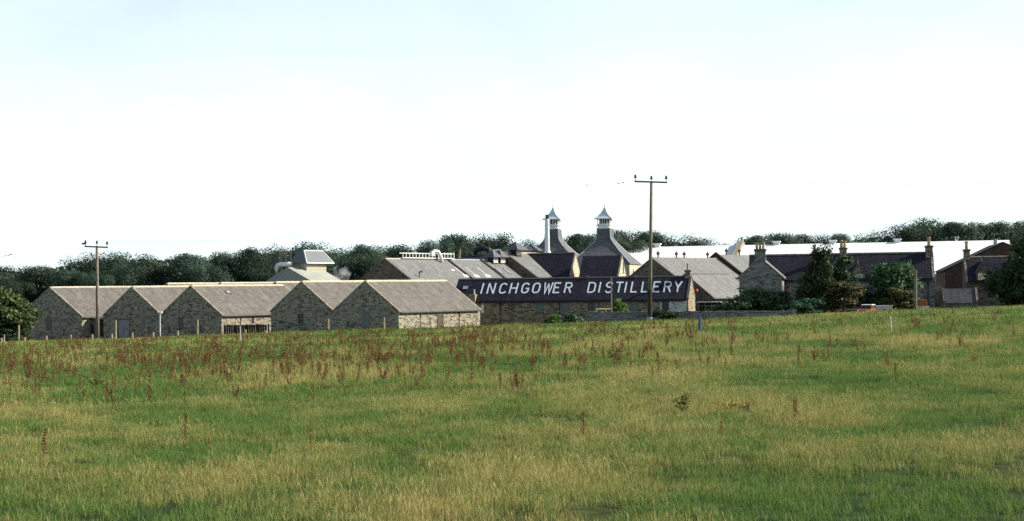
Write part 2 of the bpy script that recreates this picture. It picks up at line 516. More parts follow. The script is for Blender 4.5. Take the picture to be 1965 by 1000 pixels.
def grass_colour(t, val, gr, mid, straw):
    r_ = ramp_node(t, [(0.0, gr), (0.42, mid), (0.85, straw)])
    t.links.new(val, r_.inputs['Fac'])
    return r_.outputs['Color']

m, t, b = new_mat('field_turf')
an = N(t, 'ShaderNodeAttribute', attribute_name='patch')
cg = grass_colour(t, an.outputs['Fac'], (0.025, 0.055, 0.018), (0.055, 0.065, 0.022), (0.11, 0.09, 0.035))
nzt = N(t, 'ShaderNodeTexNoise', Scale=3.0, Detail=6.0)
gpos = N(t, 'ShaderNodeNewGeometry')
t.links.new(gpos.outputs['Position'], nzt.inputs['Vector'])
rr = ramp_node(t, [(0.3, (0.5, 0.5, 0.5)), (0.7, (1.15, 1.15, 1.15))])
t.links.new(nzt.outputs['Fac'], rr.inputs['Fac'])
t.links.new(mixc(t, cg, rr.outputs['Color'], 1.0, 'MULTIPLY'), b.inputs['Base Color'])
b.inputs['Roughness'].default_value = 1.0
b.inputs['Specular IOR Level'].default_value = 0.05
field_o = link('field', me, m)
tag(field_o, kind='structure')

# grass blades: tufts scattered over the field
def grass_mat(name, gr, mid, straw, spread):
    m, t, b = new_mat(name)
    an = N(t, 'ShaderNodeAttribute', attribute_name='patch', attribute_type='INSTANCER')
    gi = N(t, 'ShaderNodeNewGeometry')
    m1 = N(t, 'ShaderNodeMath', operation='MULTIPLY_ADD')
    m1.inputs[1].default_value = spread; m1.inputs[2].default_value = -spread / 2
    t.links.new(gi.outputs['Random Per Island'], m1.inputs[0])
    m2 = N(t, 'ShaderNodeMath', operation='ADD', use_clamp=True)
    t.links.new(m1.outputs[0], m2.inputs[0]); t.links.new(an.outputs['Fac'], m2.inputs[1])
    col = grass_colour(t, m2.outputs[0], gr, mid, straw)
    b.inputs['Roughness'].default_value = 0.7
    b.inputs['Specular IOR Level'].default_value = 0.15
    t.links.new(col, b.inputs['Base Color'])
    tr = N(t, 'ShaderNodeBsdfTranslucent')
    t.links.new(col, tr.inputs['Color'])
    mxs = N(t, 'ShaderNodeMixShader'); mxs.inputs[0].default_value = 0.3
    t.links.new(b.outputs[0], mxs.inputs[1]); t.links.new(tr.outputs[0], mxs.inputs[2])
    t.links.new(mxs.outputs[0], t.nodes['Material Output'].inputs['Surface'])
    return m

def tuft_mesh(name, rng, n, rad, h, w, lean, seed_heads=0.0):
    V = []; Fc = []
    for i in range(n):
        a = rng.random() * 6.283; r_ = rad * math.sqrt(rng.random())
        bx, by = r_ * math.cos(a), r_ * math.sin(a)
        hh = h * (0.45 + 0.7 * rng.random())
        la = rng.random() * 6.283
        ld = lean * hh * (0.3 + rng.random())
        lx, ly = math.cos(la) * ld + 0.10 * hh, math.sin(la) * ld
        wa = rng.random() * 3.1416
        ww = w * (0.6 + 0.8 * rng.random()) / 2
        ox, oy = math.cos(wa) * ww, math.sin(wa) * ww
        k = len(V)
        V += [(bx - ox, by - oy, -0.05), (bx + ox, by + oy, -0.05),
              (bx + lx * 0.35 - ox * 0.8, by + ly * 0.35 - oy * 0.8, hh * 0.6), (bx + lx * 0.35 + ox * 0.8, by + ly * 0.35 + oy * 0.8, hh * 0.6),
              (bx + lx, by + ly, hh)]
        Fc += [(k, k + 1, k + 3, k + 2), (k + 2, k + 3, k + 4)]
        if rng.random() < seed_heads:
            k = len(V); s = ww * 1.9
            V += [(bx + lx * .7, by + ly * .7, hh * .85), (bx + lx - ox / ww * s, by + ly - oy / ww * s, hh * 1.05), (bx + lx * 1.2, by + ly * 1.2, hh * 1.22), (bx + lx + ox / ww * s, by + ly + oy / ww * s, hh * 1.05)]
            Fc += [(k, k + 1, k + 2, k + 3)]
    me = bpy.data.meshes.new(name)
    me.from_pydata(V, [], Fc)
    return me

def scatter(name, label, cat, pts, patch_v, scl, protos, mat, seed, lean=0.12):
    """a points mesh whose points carry tufts (geometry nodes)"""
    rng = np.random.default_rng(seed)
    n = len(pts)
    me = bpy.data.meshes.new(name)
    me.from_pydata(pts.tolist(), [], [])
    def attr(nm, typ, key, arr):
        a = me.attributes.new(nm, typ, 'POINT')
        a.data.foreach_set(key, np.ascontiguousarray(arr).ravel())
    attr('patch', 'FLOAT', 'value', patch_v.astype(np.float32))
    attr('scl', 'FLOAT_VECTOR', 'vector', scl.astype(np.float32))
    rot = np.stack([rng.normal(0, lean, n), rng.normal(0, lean, n), rng.random(n) * 6.283], 1)
    attr('rot', 'FLOAT_VECTOR', 'vector', rot.astype(np.float32))
    attr('pick', 'INT', 'value', rng.integers(0, len(protos), n).astype(np.int32))
    pc = bpy.data.collections.new(name + '_tufts')
    for p in protos:
        p.materials.append(mat)
        pc.objects.link(bpy.data.objects.new('grass_tuft', p))
    o = link(name, me, mat)
    ng = bpy.data.node_groups.new(name, 'GeometryNodeTree')
    ng.interface.new_socket('Geometry', in_out='INPUT', socket_type='NodeSocketGeometry')
    ng.interface.new_socket('Geometry', in_out='OUTPUT', socket_type='NodeSocketGeometry')
    gi = ng.nodes.new('NodeGroupInput'); go = ng.nodes.new('NodeGroupOutput')
    ci = ng.nodes.new('GeometryNodeCollectionInfo')
    ci.inputs['Collection'].default_value = pc
    ci.inputs['Separate Children'].default_value = True
    ci.inputs['Reset Children'].default_value = True
    ip = ng.nodes.new('GeometryNodeInstanceOnPoints')
    ip.inputs['Pick Instance'].default_value = True
    def named(nm, typ):
        a = ng.nodes.new('GeometryNodeInputNamedAttribute')
        a.data_type = typ
        a.inputs['Name'].default_value = nm
        return a.outputs['Attribute']
    ng.links.new(gi.outputs[0], ip.inputs['Points'])
    ng.links.new(ci.outputs[0], ip.inputs['Instance'])
    ng.links.new(named('pick', 'INT'), ip.inputs['Instance Index'])
    ng.links.new(named('rot', 'FLOAT_VECTOR'), ip.inputs['Rotation'])
    ng.links.new(named('scl', 'FLOAT_VECTOR'), ip.inputs['Scale'])
    ng.links.new(ip.outputs[0], go.inputs[0])
    md = o.modifiers.new('scatter', 'NODES')
    md.node_group = ng
    tag(o, label, cat, kind='stuff')
    return o

def wedge(rng, d0, d1, dens, margin=1.06):
    """random ground points inside the field of view between two distances"""
    margin = 1.1
    area = 0.5 * 0.66 * margin * (d1 * d1 - d0 * d0) + 9 * (d1 - d0)
    n = int(area * dens)
    d = np.sqrt(rng.random(n) * (d1 * d1 - d0 * d0) + d0 * d0)
    x = (rng.random(n) - 0.5) * (0.66 * margin * d + 9)
    return x, d

rng = np.random.default_rng(5)
prng = random.Random(11)
GR, MID, STR = (0.09, 0.185, 0.044), (0.19, 0.24, 0.058), (0.45, 0.37, 0.15)
gm = grass_mat('grass_blades', GR, MID, STR, 0.95)
gm_far = grass_mat('far_grass_blades', GR, MID, STR, 0.85)

def spread(name, label, d0, d1, dens, protos, mat, seed, h_lo, h_hi, edge_cut=True, pmin=None, pmax=None):
    x, y = wedge(rng, d0, d1, dens)
    p = patch(x, y)
    keep = y < (191 - 0.23 * x + 6)
    if pmin is not None: keep &= (p + rng.normal(0, 0.12, len(p))) > pmin
    if pmax is not None: keep &= (p + rng.normal(0, 0.12, len(p))) < pmax
    x, y, p = x[keep], y[keep], p[keep]
    gap = fbm(x, y * 0.55, 1.5, 91, 2) + rng.normal(0, 0.05, len(x))
    kk = (gap > 0.30) | (rng.random(len(x)) < 0.4)
    x, y, p = x[kk], y[kk], p[kk]
    hn = 0.5 * fbm(x, y, 2.2, 55, 2) + 0.5 * fbm(x, y, 0.9, 56, 2)
    s = h_lo + (h_hi - h_lo) * np.clip(hn * 1.6 - 0.3, 0, 1) * (0.65 + 0.5 * p)
    sc = np.stack([0.75 + 0.5 * rng.random(len(x)), 0.75 + 0.5 * rng.random(len(x)), s], 1)
    z = ground(x, y)
    return scatter(name, label, 'grass', np.stack([x, y, z], 1), p, sc, protos, mat, seed)

near_short = [tuft_mesh('tuft', prng, 60, 0.30, 0.22, 0.008, 0.55) for _ in range(4)]
near_tall = [tuft_mesh('tuft', prng, 28, 0.24, 0.42, 0.0065, 0.32, 0.55) for _ in range(4)]
mid_short = [tuft_mesh('tuft', prng, 46, 0.42, 0.24, 0.014, 0.5) for _ in range(3)]
mid_tall = [tuft_mesh('tuft', prng, 24, 0.35, 0.44, 0.011, 0.28, 0.5) for _ in range(3)]
far_mix = [tuft_mesh('tuft', prng, 50, 0.7, 0.30, 0.026, 0.4, 0.2) for _ in range(3)]
spread('near_grass', 'mixed green and yellowing grass in the foreground of the field', 24, 62, 9, near_short, gm, 1, 0.6, 1.35)
spread('near_straw_grass', 'tall straw coloured seeding grass in the foreground', 24, 62, 4.5, near_tall, gm, 2, 0.5, 1.2, pmin=0.42)
spread('mid_grass', 'green and yellow grass across the middle of the field', 60, 115, 5, mid_short, gm_far, 3, 0.6, 1.35)
spread('mid_straw_grass', 'tall dry grass stalks across the middle of the field', 60, 115, 2.2, mid_tall, gm_far, 4, 0.5, 1.2, pmin=0.4)
spread('far_grass', 'distant rough grass along the far edge of the field', 112, 212, 2.6, far_mix, gm_far, 5, 0.6, 1.4)

# ------------------------------------------------------------------ gabled buildings
class Bld:
    """gabled block: ridge along local y, gable centre of its first end at the origin, +x is the long wall we see"""
    def __init__(s, name, label, cat, origin, theta, zb, W, L, ze, zr, group=None):
        s.W, s.L, s.hw = W, L, W / 2
        s.ze, s.zr = ze - zb, zr - zb
        s.rz = R(theta - 90)
        s.root = tag(empty(name, (origin[0], origin[1], zb), s.rz), label, cat, group)
        s.mat = Matrix.Translation((origin[0], origin[1], zb)) @ Matrix.Rotation(s.rz, 4, 'Z')
        s.inv = s.mat.inverted()
    def pick(s, face, u, v):
        o = s.inv @ EYE
        d = s.inv.to_3x3() @ ray(u, v)
        if face == 'px': k = (s.hw - o.x) / d.x
        elif face == 'g0': k = (0 - o.y) / d.y
        elif face == 'g1': k = (s.L - o.y) / d.y
        elif face == 'roof':
            nrm = Vector((s.zr - s.ze, 0, s.hw)).normalized()
            k = (Vector((0, 0, s.zr)) - o).dot(nrm) / d.dot(nrm)
        p = o + d * k
        return p
    def fm(s, face):
        if face == 'px': return lambda a, z, o: (s.hw + o, a, z)
        if face == 'g0': return lambda a, z, o: (a, -o, z)
        return lambda a, z, o: (a, s.L + o, z)
    def slab(s, face, a0, a1, z0, z1, o0, o1, mb=None):
        f = s.fm(face); mb = mb or MB()
        mb.hull8([f(a0, z0, o0), f(a1, z0, o0), f(a1, z0, o1), f(a0, z0, o1)], [f(a0, z1, o0), f(a1, z1, o0), f(a1, z1, o1), f(a0, z1, o1)])
        return mb
    def wall(s, mat, name='wall'):
        h = s.hw
        o = [(-h, -1.5), (h, -1.5), (h, s.ze), (0, s.zr), (-h, s.ze)]
        MB().extrude([(x, 0, z) for x, z in o], [(x, s.L, z) for x, z in o]).build(name, mat, s.root)
    def vee(s, lift, th, over, y0, y1, drop=0.0):
        """inverted V cross-section laid along the roof slopes"""
        sl = (s.zr - s.ze) / s.hw
        c = math.sqrt(1 + sl * sl)
        x1 = s.hw + over
        def z(x, off): return s.zr - sl * x + off * c
        a = [(-x1, z(x1, lift)), (0, z(0, lift)), (x1, z(x1, lift)), (x1, z(x1, lift + th)), (0, z(0, lift + th)), (-x1, z(x1, lift + th))]
        return MB().extrude([(x, y0, zz) for x, zz in a], [(x, y1, zz) for x, zz in a])
    def roof(s, mat, over=0.25, y0=None, y1=None, th=0.14, name='roof'):
        y0 = 0.0 if y0 is None else y0
        y1 = s.L if y1 is None else y1
        s.th = th
        return s.vee(0.01, th, over, y0, y1).build(name, mat, s.root)
    def skew(s, y0, y1, mat, lift=0.012, th=0.24, over=0.2):
        return s.vee(lift, th, over, y0, y1).build('skew', mat, s.root)
    def ridge(s, mat, y0=0, y1=None, w=0.16):
        y1 = s.L if y1 is None else y1
        sl = (s.zr - s.ze) / s.hw
        c = math.sqrt(1 + sl * sl)
        zt = s.zr + (s.th + 0.02) * c
        n = max(1, int((y1 - y0) / 2.2)); st = (y1 - y0) / n
        mbs = MB()
        for i in range(n):
            j = random.uniform(-0.02, 0.02)
            a = [(-w, zt - sl * w - 0.05), (w, zt - sl * w - 0.05), (w * 1.1, zt - sl * w + 0.06 + j), (0, zt + 0.1 + j), (-w * 1.1, zt - sl * w + 0.06 + j)]
            mbs.extrude([(x, y0 + i * st + 0.01, z) for x, z in a], [(x, y0 + (i + 1) * st - 0.01, z) for x, z in a])
        return mbs.build('ridge_cap', mat, s.root)
    def gutter(s, y0=None, y1=None, over=0.25):
        y0 = 0.3 if y0 is None else y0
        y1 = s.L - 0.3 if y1 is None else y1
        sl = (s.zr - s.ze) / s.hw
        x = s.hw + over
        z = s.zr - sl * x
        MB().box(x - 0.04, x + 0.12, y0, y1, z - 0.12, z + 0.02).build('gutter', M['gutter'], s.root)
    def downpipe(s, a, face='px', ztop=None):
        f = s.fm(face)
        zt = s.ze - 0.05 if ztop is None else ztop
        MB().tube([f(a, -0.5, 0.09), f(a, zt - 0.3, 0.09), f(a, zt, 0.2)], 0.075, 6).build('downpipe', M['gutter'], s.root)
    def window(s, face, a, z0, w, h, pane='glass', frame='frame', bars=(1, 1), sill='skew_dark', fr=0.09):
        mb = MB()
        s.slab(face, a - w / 2 - fr, a - w / 2, z0 - fr, z0 + h + fr, -0.03, 0.06, mb)
        s.slab(face, a + w / 2, a + w / 2 + fr, z0 - fr, z0 + h + fr, -0.03, 0.06, mb)
        s.slab(face, a - w / 2, a + w / 2, z0 - fr, z0, -0.03, 0.055, mb)
        s.slab(face, a - w / 2, a + w / 2, z0 + h, z0 + h + fr, -0.03, 0.055, mb)
        for i in range(bars[0]):
            c = a - w / 2 + w * (i + 1) / (bars[0] + 1)
            s.slab(face, c - 0.03, c + 0.03, z0, z0 + h, 0.02, 0.045, mb)
        for i in range(bars[1]):
            c = z0 + h * (i + 1) / (bars[1] + 1)
            s.slab(face, a - w / 2, a + w / 2, c - 0.03, c + 0.03, 0.02, 0.048, mb)
        wo_ = mb.build('window', M[frame], s.root)
        s.slab(face, a - w / 2, a + w / 2, z0, z0 + h, -0.02, 0.025).build('pane', M[pane], wo_)
        if sill:
            s.slab(face, a - w / 2 - 0.15, a + w / 2 + 0.15, z0 - fr - 0.14, z0 - fr, -0.03, 0.13).build('sill', M[sill], wo_)
        return wo_
    def window_px(s, face, u, v, w, h, **k):
        p = s.pick(face, u, v)
        return s.window(face, p.y if face == 'px' else p.x, p.z - h / 2, w, h, **k)
    def door(s, face, a, z0, w, h, mat='door_brown'):
        d = s.slab(face, a - w / 2, a + w / 2, z0, z0 + h, -0.03, 0.03).build('door', M[mat], s.root)
        mb = MB()
        s.slab(face, a - w / 2 - 0.12, a - w / 2, z0, z0 + h, -0.03, 0.07, mb)
        s.slab(face, a + w / 2, a + w / 2 + 0.12, z0, z0 + h, -0.03, 0.07, mb)
        s.slab(face, a - w / 2 - 0.2, a + w / 2 + 0.2, z0 + h, z0 + h + 0.2, -0.03, 0.075, mb)
        mb.build('frame', M['skew_dark'], d)
        s.slab(face, a + w * 0.3, a + w * 0.36, z0 + h * 0.45, z0 + h * 0.52, 0.02, 0.07).build('handle', M['gutter'], d)
        return d
    def skylight(s, u, v, w, h, pane='skylight', frame='gutter'):
        """flat rooflight lying on the visible slope, centre seen at (u, v)"""
        p = s.pick('roof', u, v)
        s.roof_panel(p.y, p.z, w, h, 'skylight', M[frame], 0.1, 0.1, M[pane])
    def roof_pt(s, a, t_, lift):
        """point on the visible slope: a along the ridge, t_ metres down from the ridge"""
        sl = math.hypot(s.hw, s.zr - s.ze)
        dx, dz = s.hw / sl, -(s.zr - s.ze) / sl
        return (dx * t_ - dz * (s.th + 0.01 + lift), a, s.zr + dz * t_ + dx * (s.th + 0.01 + lift))
    def down(s, z):
        return (s.zr - z) / (s.zr - s.ze) * math.hypot(s.hw, s.zr - s.ze)
    def roof_panel(s, a, z, w, h, name, mat, lift, rim=0, pane=None):
        t_ = s.down(z)
        def quad(ww, hh, l): return [s.roof_pt(a - ww / 2, t_ + hh / 2, l), s.roof_pt(a + ww / 2, t_ + hh / 2, l), s.roof_pt(a + ww / 2, t_ - hh / 2, l), s.roof_pt(a - ww / 2, t_ - hh / 2, l)]
        o = MB().hull8(quad(w, h, -0.05), quad(w, h, lift)).build(name, mat, s.root)
        if pane: MB().hull8(quad(w - 2 * rim, h - 2 * rim, lift - 0.02), quad(w - 2 * rim, h - 2 * rim, lift + 0.02)).build('pane', pane, o)
        return o
    def chimney(s, x, a, z0, z1, wx, wy, pots, mat='stone_brown', pot='pot', pot_h=0.8, cope=0.1, pot_r=0.15):
        mb = MB().box(x - wx / 2, x + wx / 2, a - wy / 2, a + wy / 2, z0, z1 - 0.25)
        c = mb.build('chimney', M[mat], s.root)
        MB().box(x - wx / 2 - cope, x + wx / 2 + cope, a - wy / 2 - cope, a + wy / 2 + cope, z1 - 0.25, z1).build('cope', M['skew_dark'], c)
        for i in range(pots):
            k = (i + 0.5) / pots - 0.5
            px_, py_ = (x + k * wx * 0.9, a) if wx > wy else (x, a + k * wy * 0.9)
            ph = pot_h * random.uniform(0.85, 1.1)
            MB().lathe([(z1 - 0.01, pot_r * 1.1), (z1 + ph * 0.8, pot_r * 0.85), (z1 + ph * 0.85, pot_r * 1.15), (z1 + ph, pot_r * 1.1)], px_, py_, 8).build('chimney_pot', M[pot], c)
        return c

def axes(theta):
    y = Vector((math.cos(R(theta)), math.sin(R(theta)), 0))
    return Vector((y.y, -y.x, 0)), y

def solve_u(c, ax, u, v):
    """how far along ax from c one must go to appear at photo column u"""
    r = ray(u, v)
    k = r.x
    return (k * (c.y - EYE.y) - (c.x - EYE.x)) / (ax.x - k * ax.y)

def by_gable(name, label, cat, apex, d, right, theta, zb, far=None, L=20, W=None, group=None):
    ax, ay = axes(theta)
    c = at(apex[0], apex[1], d)
    w = W / 2 if W else solve_u(c, ax, right[0], right[1])
    corner = c + ax * w
    ze = at(right[0], right[1], corner.y).z
    if far: L = solve_u(c, ay, far[0], far[1])
    return Bld(name, label, cat, (c.x, c.y), theta, zb, 2 * w, L, ze, c.z, group)

def by_ridge(name, label, cat, left, d, right_u, theta, zb, W, eave, group=None, end=1):
    """long wall to the viewer; eave = photo pixel of the front eave at the right (end=1) or left end"""
    ax, ay = axes(theta)
    c = at(left[0], left[1], d)
    L = solve_u(c, ay, right_u, left[1])
    k = c + ay * (L * end) + ax * (W / 2)
    ze = at(eave[0], eave[1], k.y).z
    return Bld(name, label, cat, (c.x, c.y), theta, zb, W, L, ze, c.z, group)

WH = 'stone warehouses with gables toward the field'
def warehouse(b, wall='stone', roof='slate_brown', skew='skew'):
    b.wall(M[wall])
    b.roof(M[roof], y0=0.3, y1=b.L - 0.3)
    b.skew(-0.04, 0.3, M[skew], th=0.155)
    b.skew(b.L - 0.3, b.L + 0.04, M[skew], th=0.155)
    b.ridge(M['ridge'], 0.3, b.L - 0.3, w=0.24)

# five warehouses along the field edge
TH = 55
ax35, ay35 = axes(TH)
wE = by_gable('stone_warehouse', 'nearest stone warehouse, its sunlit cream side wall has a brown door', 'warehouse', (700, 541), 230, (765, 598), TH, 0.0, far=(858, 541), group=WH)
warehouse(wE)
wE.gutter()
cE = Vector((*wE.root.location[:2], 0))
def beside(ref, k, zr_px, name, label, zb, group=WH):
    """warehouse flush with ref, k widths to its left"""
    c = Vector((*ref.root.location[:2], 0)) - ax35 * (ref.W * k) + ay35 * 0.07
    zr = at(zr_px[0], zr_px[1], c.y).z
    rise = ref.zr - ref.ze
    return Bld(name, label, 'warehouse', (c.x, c.y), TH, zb, ref.W - 0.04, ref.L, zr - rise, zr, group)
wD = beside(wE, 1.0, (578, 542), 'stone_warehouse', 'stone warehouse joined valley to valley with the nearest one, second from the right', -0.1)
warehouse(wD)
wC = by_gable('stone_warehouse', 'stone warehouse in the middle with a long pale roof and half shaded side wall', 'warehouse', (365, 550), 247, (425, 605), TH, -0.6, L=wE.L + 1.5, group=WH)
warehouse(wC)
wC.gutter()
wB = beside(wC, 1.0, (250, 552), 'stone_warehouse', 'stone warehouse with a grey door panel in its gable, second from the left', -1.1)
warehouse(wB)
wA = by_gable('stone_warehouse', 'leftmost stone warehouse half hidden by the leafy sycamore', 'warehouse', (95, 553), 263.5, (157, 608), TH, -1.6, L=26, group=WH)
warehouse(wA)
wA.gutter()
for k, (ap, d) in enumerate((((319, 545.5), 290), ((421, 544.5), 283), ((527, 543), 275))):
    lab = ['farthest left of three warehouse roofs peeping over the front row', 'middle of three warehouse roofs peeping over the front row', 'right one of three warehouse roofs peeping over the front row, dark verge showing'][k]
    w_ = by_gable('back_warehouse', lab, 'warehouse', ap, d, (ap[0] + 52, ap[1] + 46), TH, -0.5, L=20, group='warehouses of the second row')
    warehouse(w_, roof='slate_brown')
# openings
wE.window_px('g0', 703, 612, 1.3, 1.9, pane='board', bars=(0, 0), sill=None)
p = wE.pick('px', 845, 625); wE.door('px', p.y, -0.3, 1.15, 2.25)
for u in (806.5, 881): wE.downpipe(wE.pick('px', u, 610).y)
wE.window_px('g0', 668, 622, 0.35, 0.8, bars=(0, 0), sill=None)
wD.window_px('g0', 577, 612, 1.0, 1.5, bars=(1, 1))
wD.window_px('g0', 540, 618, 0.9, 0.35, bars=(0, 0), sill=None)
wC.window_px('g0', 347, 618, 1.0, 1.5, pane='glass', bars=(1, 1))
wC.window_px('g0', 325, 633, 0.35, 1.2, bars=(0, 0), sill=None)
wC.window_px('g0', 386, 631, 0.35, 1.1, bars=(0, 0), sill=None)
wC.window_px('px', 485, 613, 0.45, 1.2, bars=(0, 0), sill=None)
wC.downpipe(wC.pick('px', 462, 620).y)
wC.skylight(437, 563, 0.9, 0.8)
p = wB.pick('g0', 238, 640); wB.door('g0', p.x, -0.2, 2.6, 2.7, 'door_grey')
wB.window_px('g0', 238, 634, 0.3, 1.2, bars=(0, 0), sill=None)
wB.window_px('g0', 286, 634, 0.35, 1.1, bars=(0, 0), sill=None)
wA.window_px('g0', 94, 622, 1.25, 1.6, bars=(1, 1))
wA.window_px('g0', 123, 638, 0.35, 1.2, bars=(0, 0), sill=None)
# little lean-to between the two left warehouses
ya_ = wA.pick('px', 173, 625).y; yb_ = ya_ + 5.0
ln = tag(empty('lean_to', wA.root.location, wA.rz), 'small dark slated lean-to wedged between the two leftmost warehouses', 'lean-to')
x0_, x1_, zt = wA.hw + 0.02, wA.hw + 1.7, wA.ze - 0.25
MB().hull8([(x0_, ya_, -1), (x1_, ya_, -1), (x1_, yb_, -1), (x0_, yb_, -1)], [(x0_, ya_, zt), (x1_, ya_, zt - 0.35), (x1_, yb_, zt - 0.35), (x0_, yb_, zt)]).build('wall', M['stone_dark'], ln)
MB().hull8([(x0_, ya_ - 0.25, zt + 0.01), (x1_ + 0.15, ya_ - 0.25, zt - 0.37), (x1_ + 0.15, yb_, zt - 0.37), (x0_, yb_, zt + 0.01)], [(x0_, ya_ - 0.25, zt + 0.15), (x1_ + 0.15, ya_ - 0.25, zt - 0.23), (x1_ + 0.15, yb_, zt - 0.23), (x0_, yb_, zt + 0.15)]).build('roof', M['slate_dark'], ln)
dr = MB().box(x0_ + 0.3, x0_ + 1.15, ya_ - 0.05, ya_ + 0.02, 0, 2.2).build('door', M['timber_dark'], ln)
MB().box(x0_ + 1.15, x0_ + 1.27, ya_ - 0.07, ya_ + 0.02, 0, 2.3).build('frame', M['door_grey'], dr)

# dark board fence along the foot of the middle warehouse
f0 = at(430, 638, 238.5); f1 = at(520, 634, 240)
bf = tag(empty('board_fence', (f0.x, f0.y, -0.6), math.atan2(f1.y - f0.y, f1.x - f0.x)), 'dark board fence at the foot of the middle warehouse wall', 'fence')
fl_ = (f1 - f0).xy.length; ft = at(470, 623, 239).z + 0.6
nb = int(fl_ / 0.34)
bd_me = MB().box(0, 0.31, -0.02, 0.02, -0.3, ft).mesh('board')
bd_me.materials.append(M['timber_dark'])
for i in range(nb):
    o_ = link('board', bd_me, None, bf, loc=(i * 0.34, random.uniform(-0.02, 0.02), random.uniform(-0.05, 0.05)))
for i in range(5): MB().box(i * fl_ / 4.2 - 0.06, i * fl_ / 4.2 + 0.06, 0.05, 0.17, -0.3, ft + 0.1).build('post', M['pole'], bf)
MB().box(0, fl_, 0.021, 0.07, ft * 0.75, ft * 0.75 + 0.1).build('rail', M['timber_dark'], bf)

# ------------------------------------------------------------------ lettered range
INC = by_ridge('lettered_stone_range', 'long low stone range with INCHGOWER DISTILLERY painted across its shaded slate roof', 'building', (880, 538.5), 255, 1327, -15, 0.0, 7.3, (1321, 573.5))
INC.wall(M['stone_brown'])
INC.roof(M['slate_dark'], y0=0.0, y1=INC.L - 0.3)
INC.skew(INC.L - 0.3, INC.L + 0.06, M['skew_dark'], th=0.2, over=0.12)
INC.ridge(M['skew_dark'], 0, INC.L - 0.9, w=0.14)
INC.gutter(0.2, INC.L - 0.5)
for u in (960, 1074, 1149): INC.downpipe(INC.pick('px', u, 590).y)
for u, v, w, h, pane in ((981, 583, 1.0, 1.1, 'glass'), (1035, 588, 1.1, 1.6, 'board'), (1085, 590, 1.15, 1.8, 'board'), (1134, 586, 1.0, 1.7, 'glass'), (1216, 588, 1.15, 1.7, 'board')):
    INC.window_px('px', u, v, w, h, pane=pane, frame='board', bars=(0, 0) if pane == 'board' else (1, 1))
# whitewashed length with its window at the right end
a0 = INC.pick('px', 1267, 590).y; a1 = INC.L - 0.25
INC.slab('px', a0, a1, -1, INC.ze - 0.2, 0.0, 0.03).build('whitewash_panel', M['whitewash'], INC.root)
wn = INC.pick('px', 1277, 586)
mb = MB(); INC.slab('px', wn.y - 0.55, wn.y + 0.55, wn.z - 0.8, wn.z + 0.8, 0.031, 0.05, mb)
wn_o = mb.build('window', M['glass'], INC.root)
mb = MB(); INC.slab('px', wn.y - 0.62, wn.y + 0.62, wn.z + 0.8, wn.z + 1.0, 0.031, 0.09, mb)
INC.slab('px', wn.y - 0.03, wn.y + 0.03, wn.z - 0.8, wn.z + 0.8, 0.05, 0.07, mb); INC.slab('px', wn.y - 0.55, wn.y + 0.55, wn.z - 0.03, wn.z + 0.03, 0.05, 0.072, mb)
mb.build('frame', M['door_brown'], wn_o)
# white hopper and panel at the left, stone block closing the roof
p0 = INC.pick('px', 926, 592); INC.slab('px', p0.y - 0.25, p0.y + 0.25, p0.z - 0.7, p0.z + 0.45, 0.0, 0.12).build('white_panel', M['white_paint'], INC.root)
INC.slab('px', p0.y - 0.1, p0.y + 0.1, p0.z + 0.451, p0.z + 0.85, 0.02, 0.12).build('white_panel_neck', M['white_paint'], INC.root)
pa, pb = INC.pick('px', 884, 570).y, INC.pick('px', 913, 570).y
zt = INC.pick('px', 900, 565).z
MB().box(INC.hw - 1.6, INC.hw + 0.45, pa - 1.0, pb, -1, zt).build('stone_block', M['stone_brown'], INC.root)
pp = MB().lathe([(zt - 0.02, 0.14), (zt + 0.65, 0.11), (zt + 0.7, 0.16), (zt + 0.8, 0.15)], INC.hw, pb - 0.25, 8).build('clay_pot', M['post_white'], INC.root)
INC.chimney(0, INC.L - 0.55, INC.zr - 0.8, INC.zr + 1.15, 0.8, 0.85, 1, mat='stone_brown', pot='stone_pale', pot_h=1.2, pot_r=0.17)
INC.skylight(893.5, 554, 1.0, 0.9)
# small vent humps on the ridge
for u in (1125, 1215, 1315):
    a = INC.pick('roof', u, 536).y
    MB().extrude([(-0.3, a - 0.4, INC.zr + 0.05), (0.3, a - 0.4, INC.zr + 0.05), (0, a - 0.4, INC.zr + 0.55)], [(-0.3, a + 0.4, INC.zr + 0.05), (0.3, a + 0.4, INC.zr + 0.05), (0, a + 0.4, INC.zr + 0.55)]).build('ridge_vent', M['skew_dark'], INC.root)

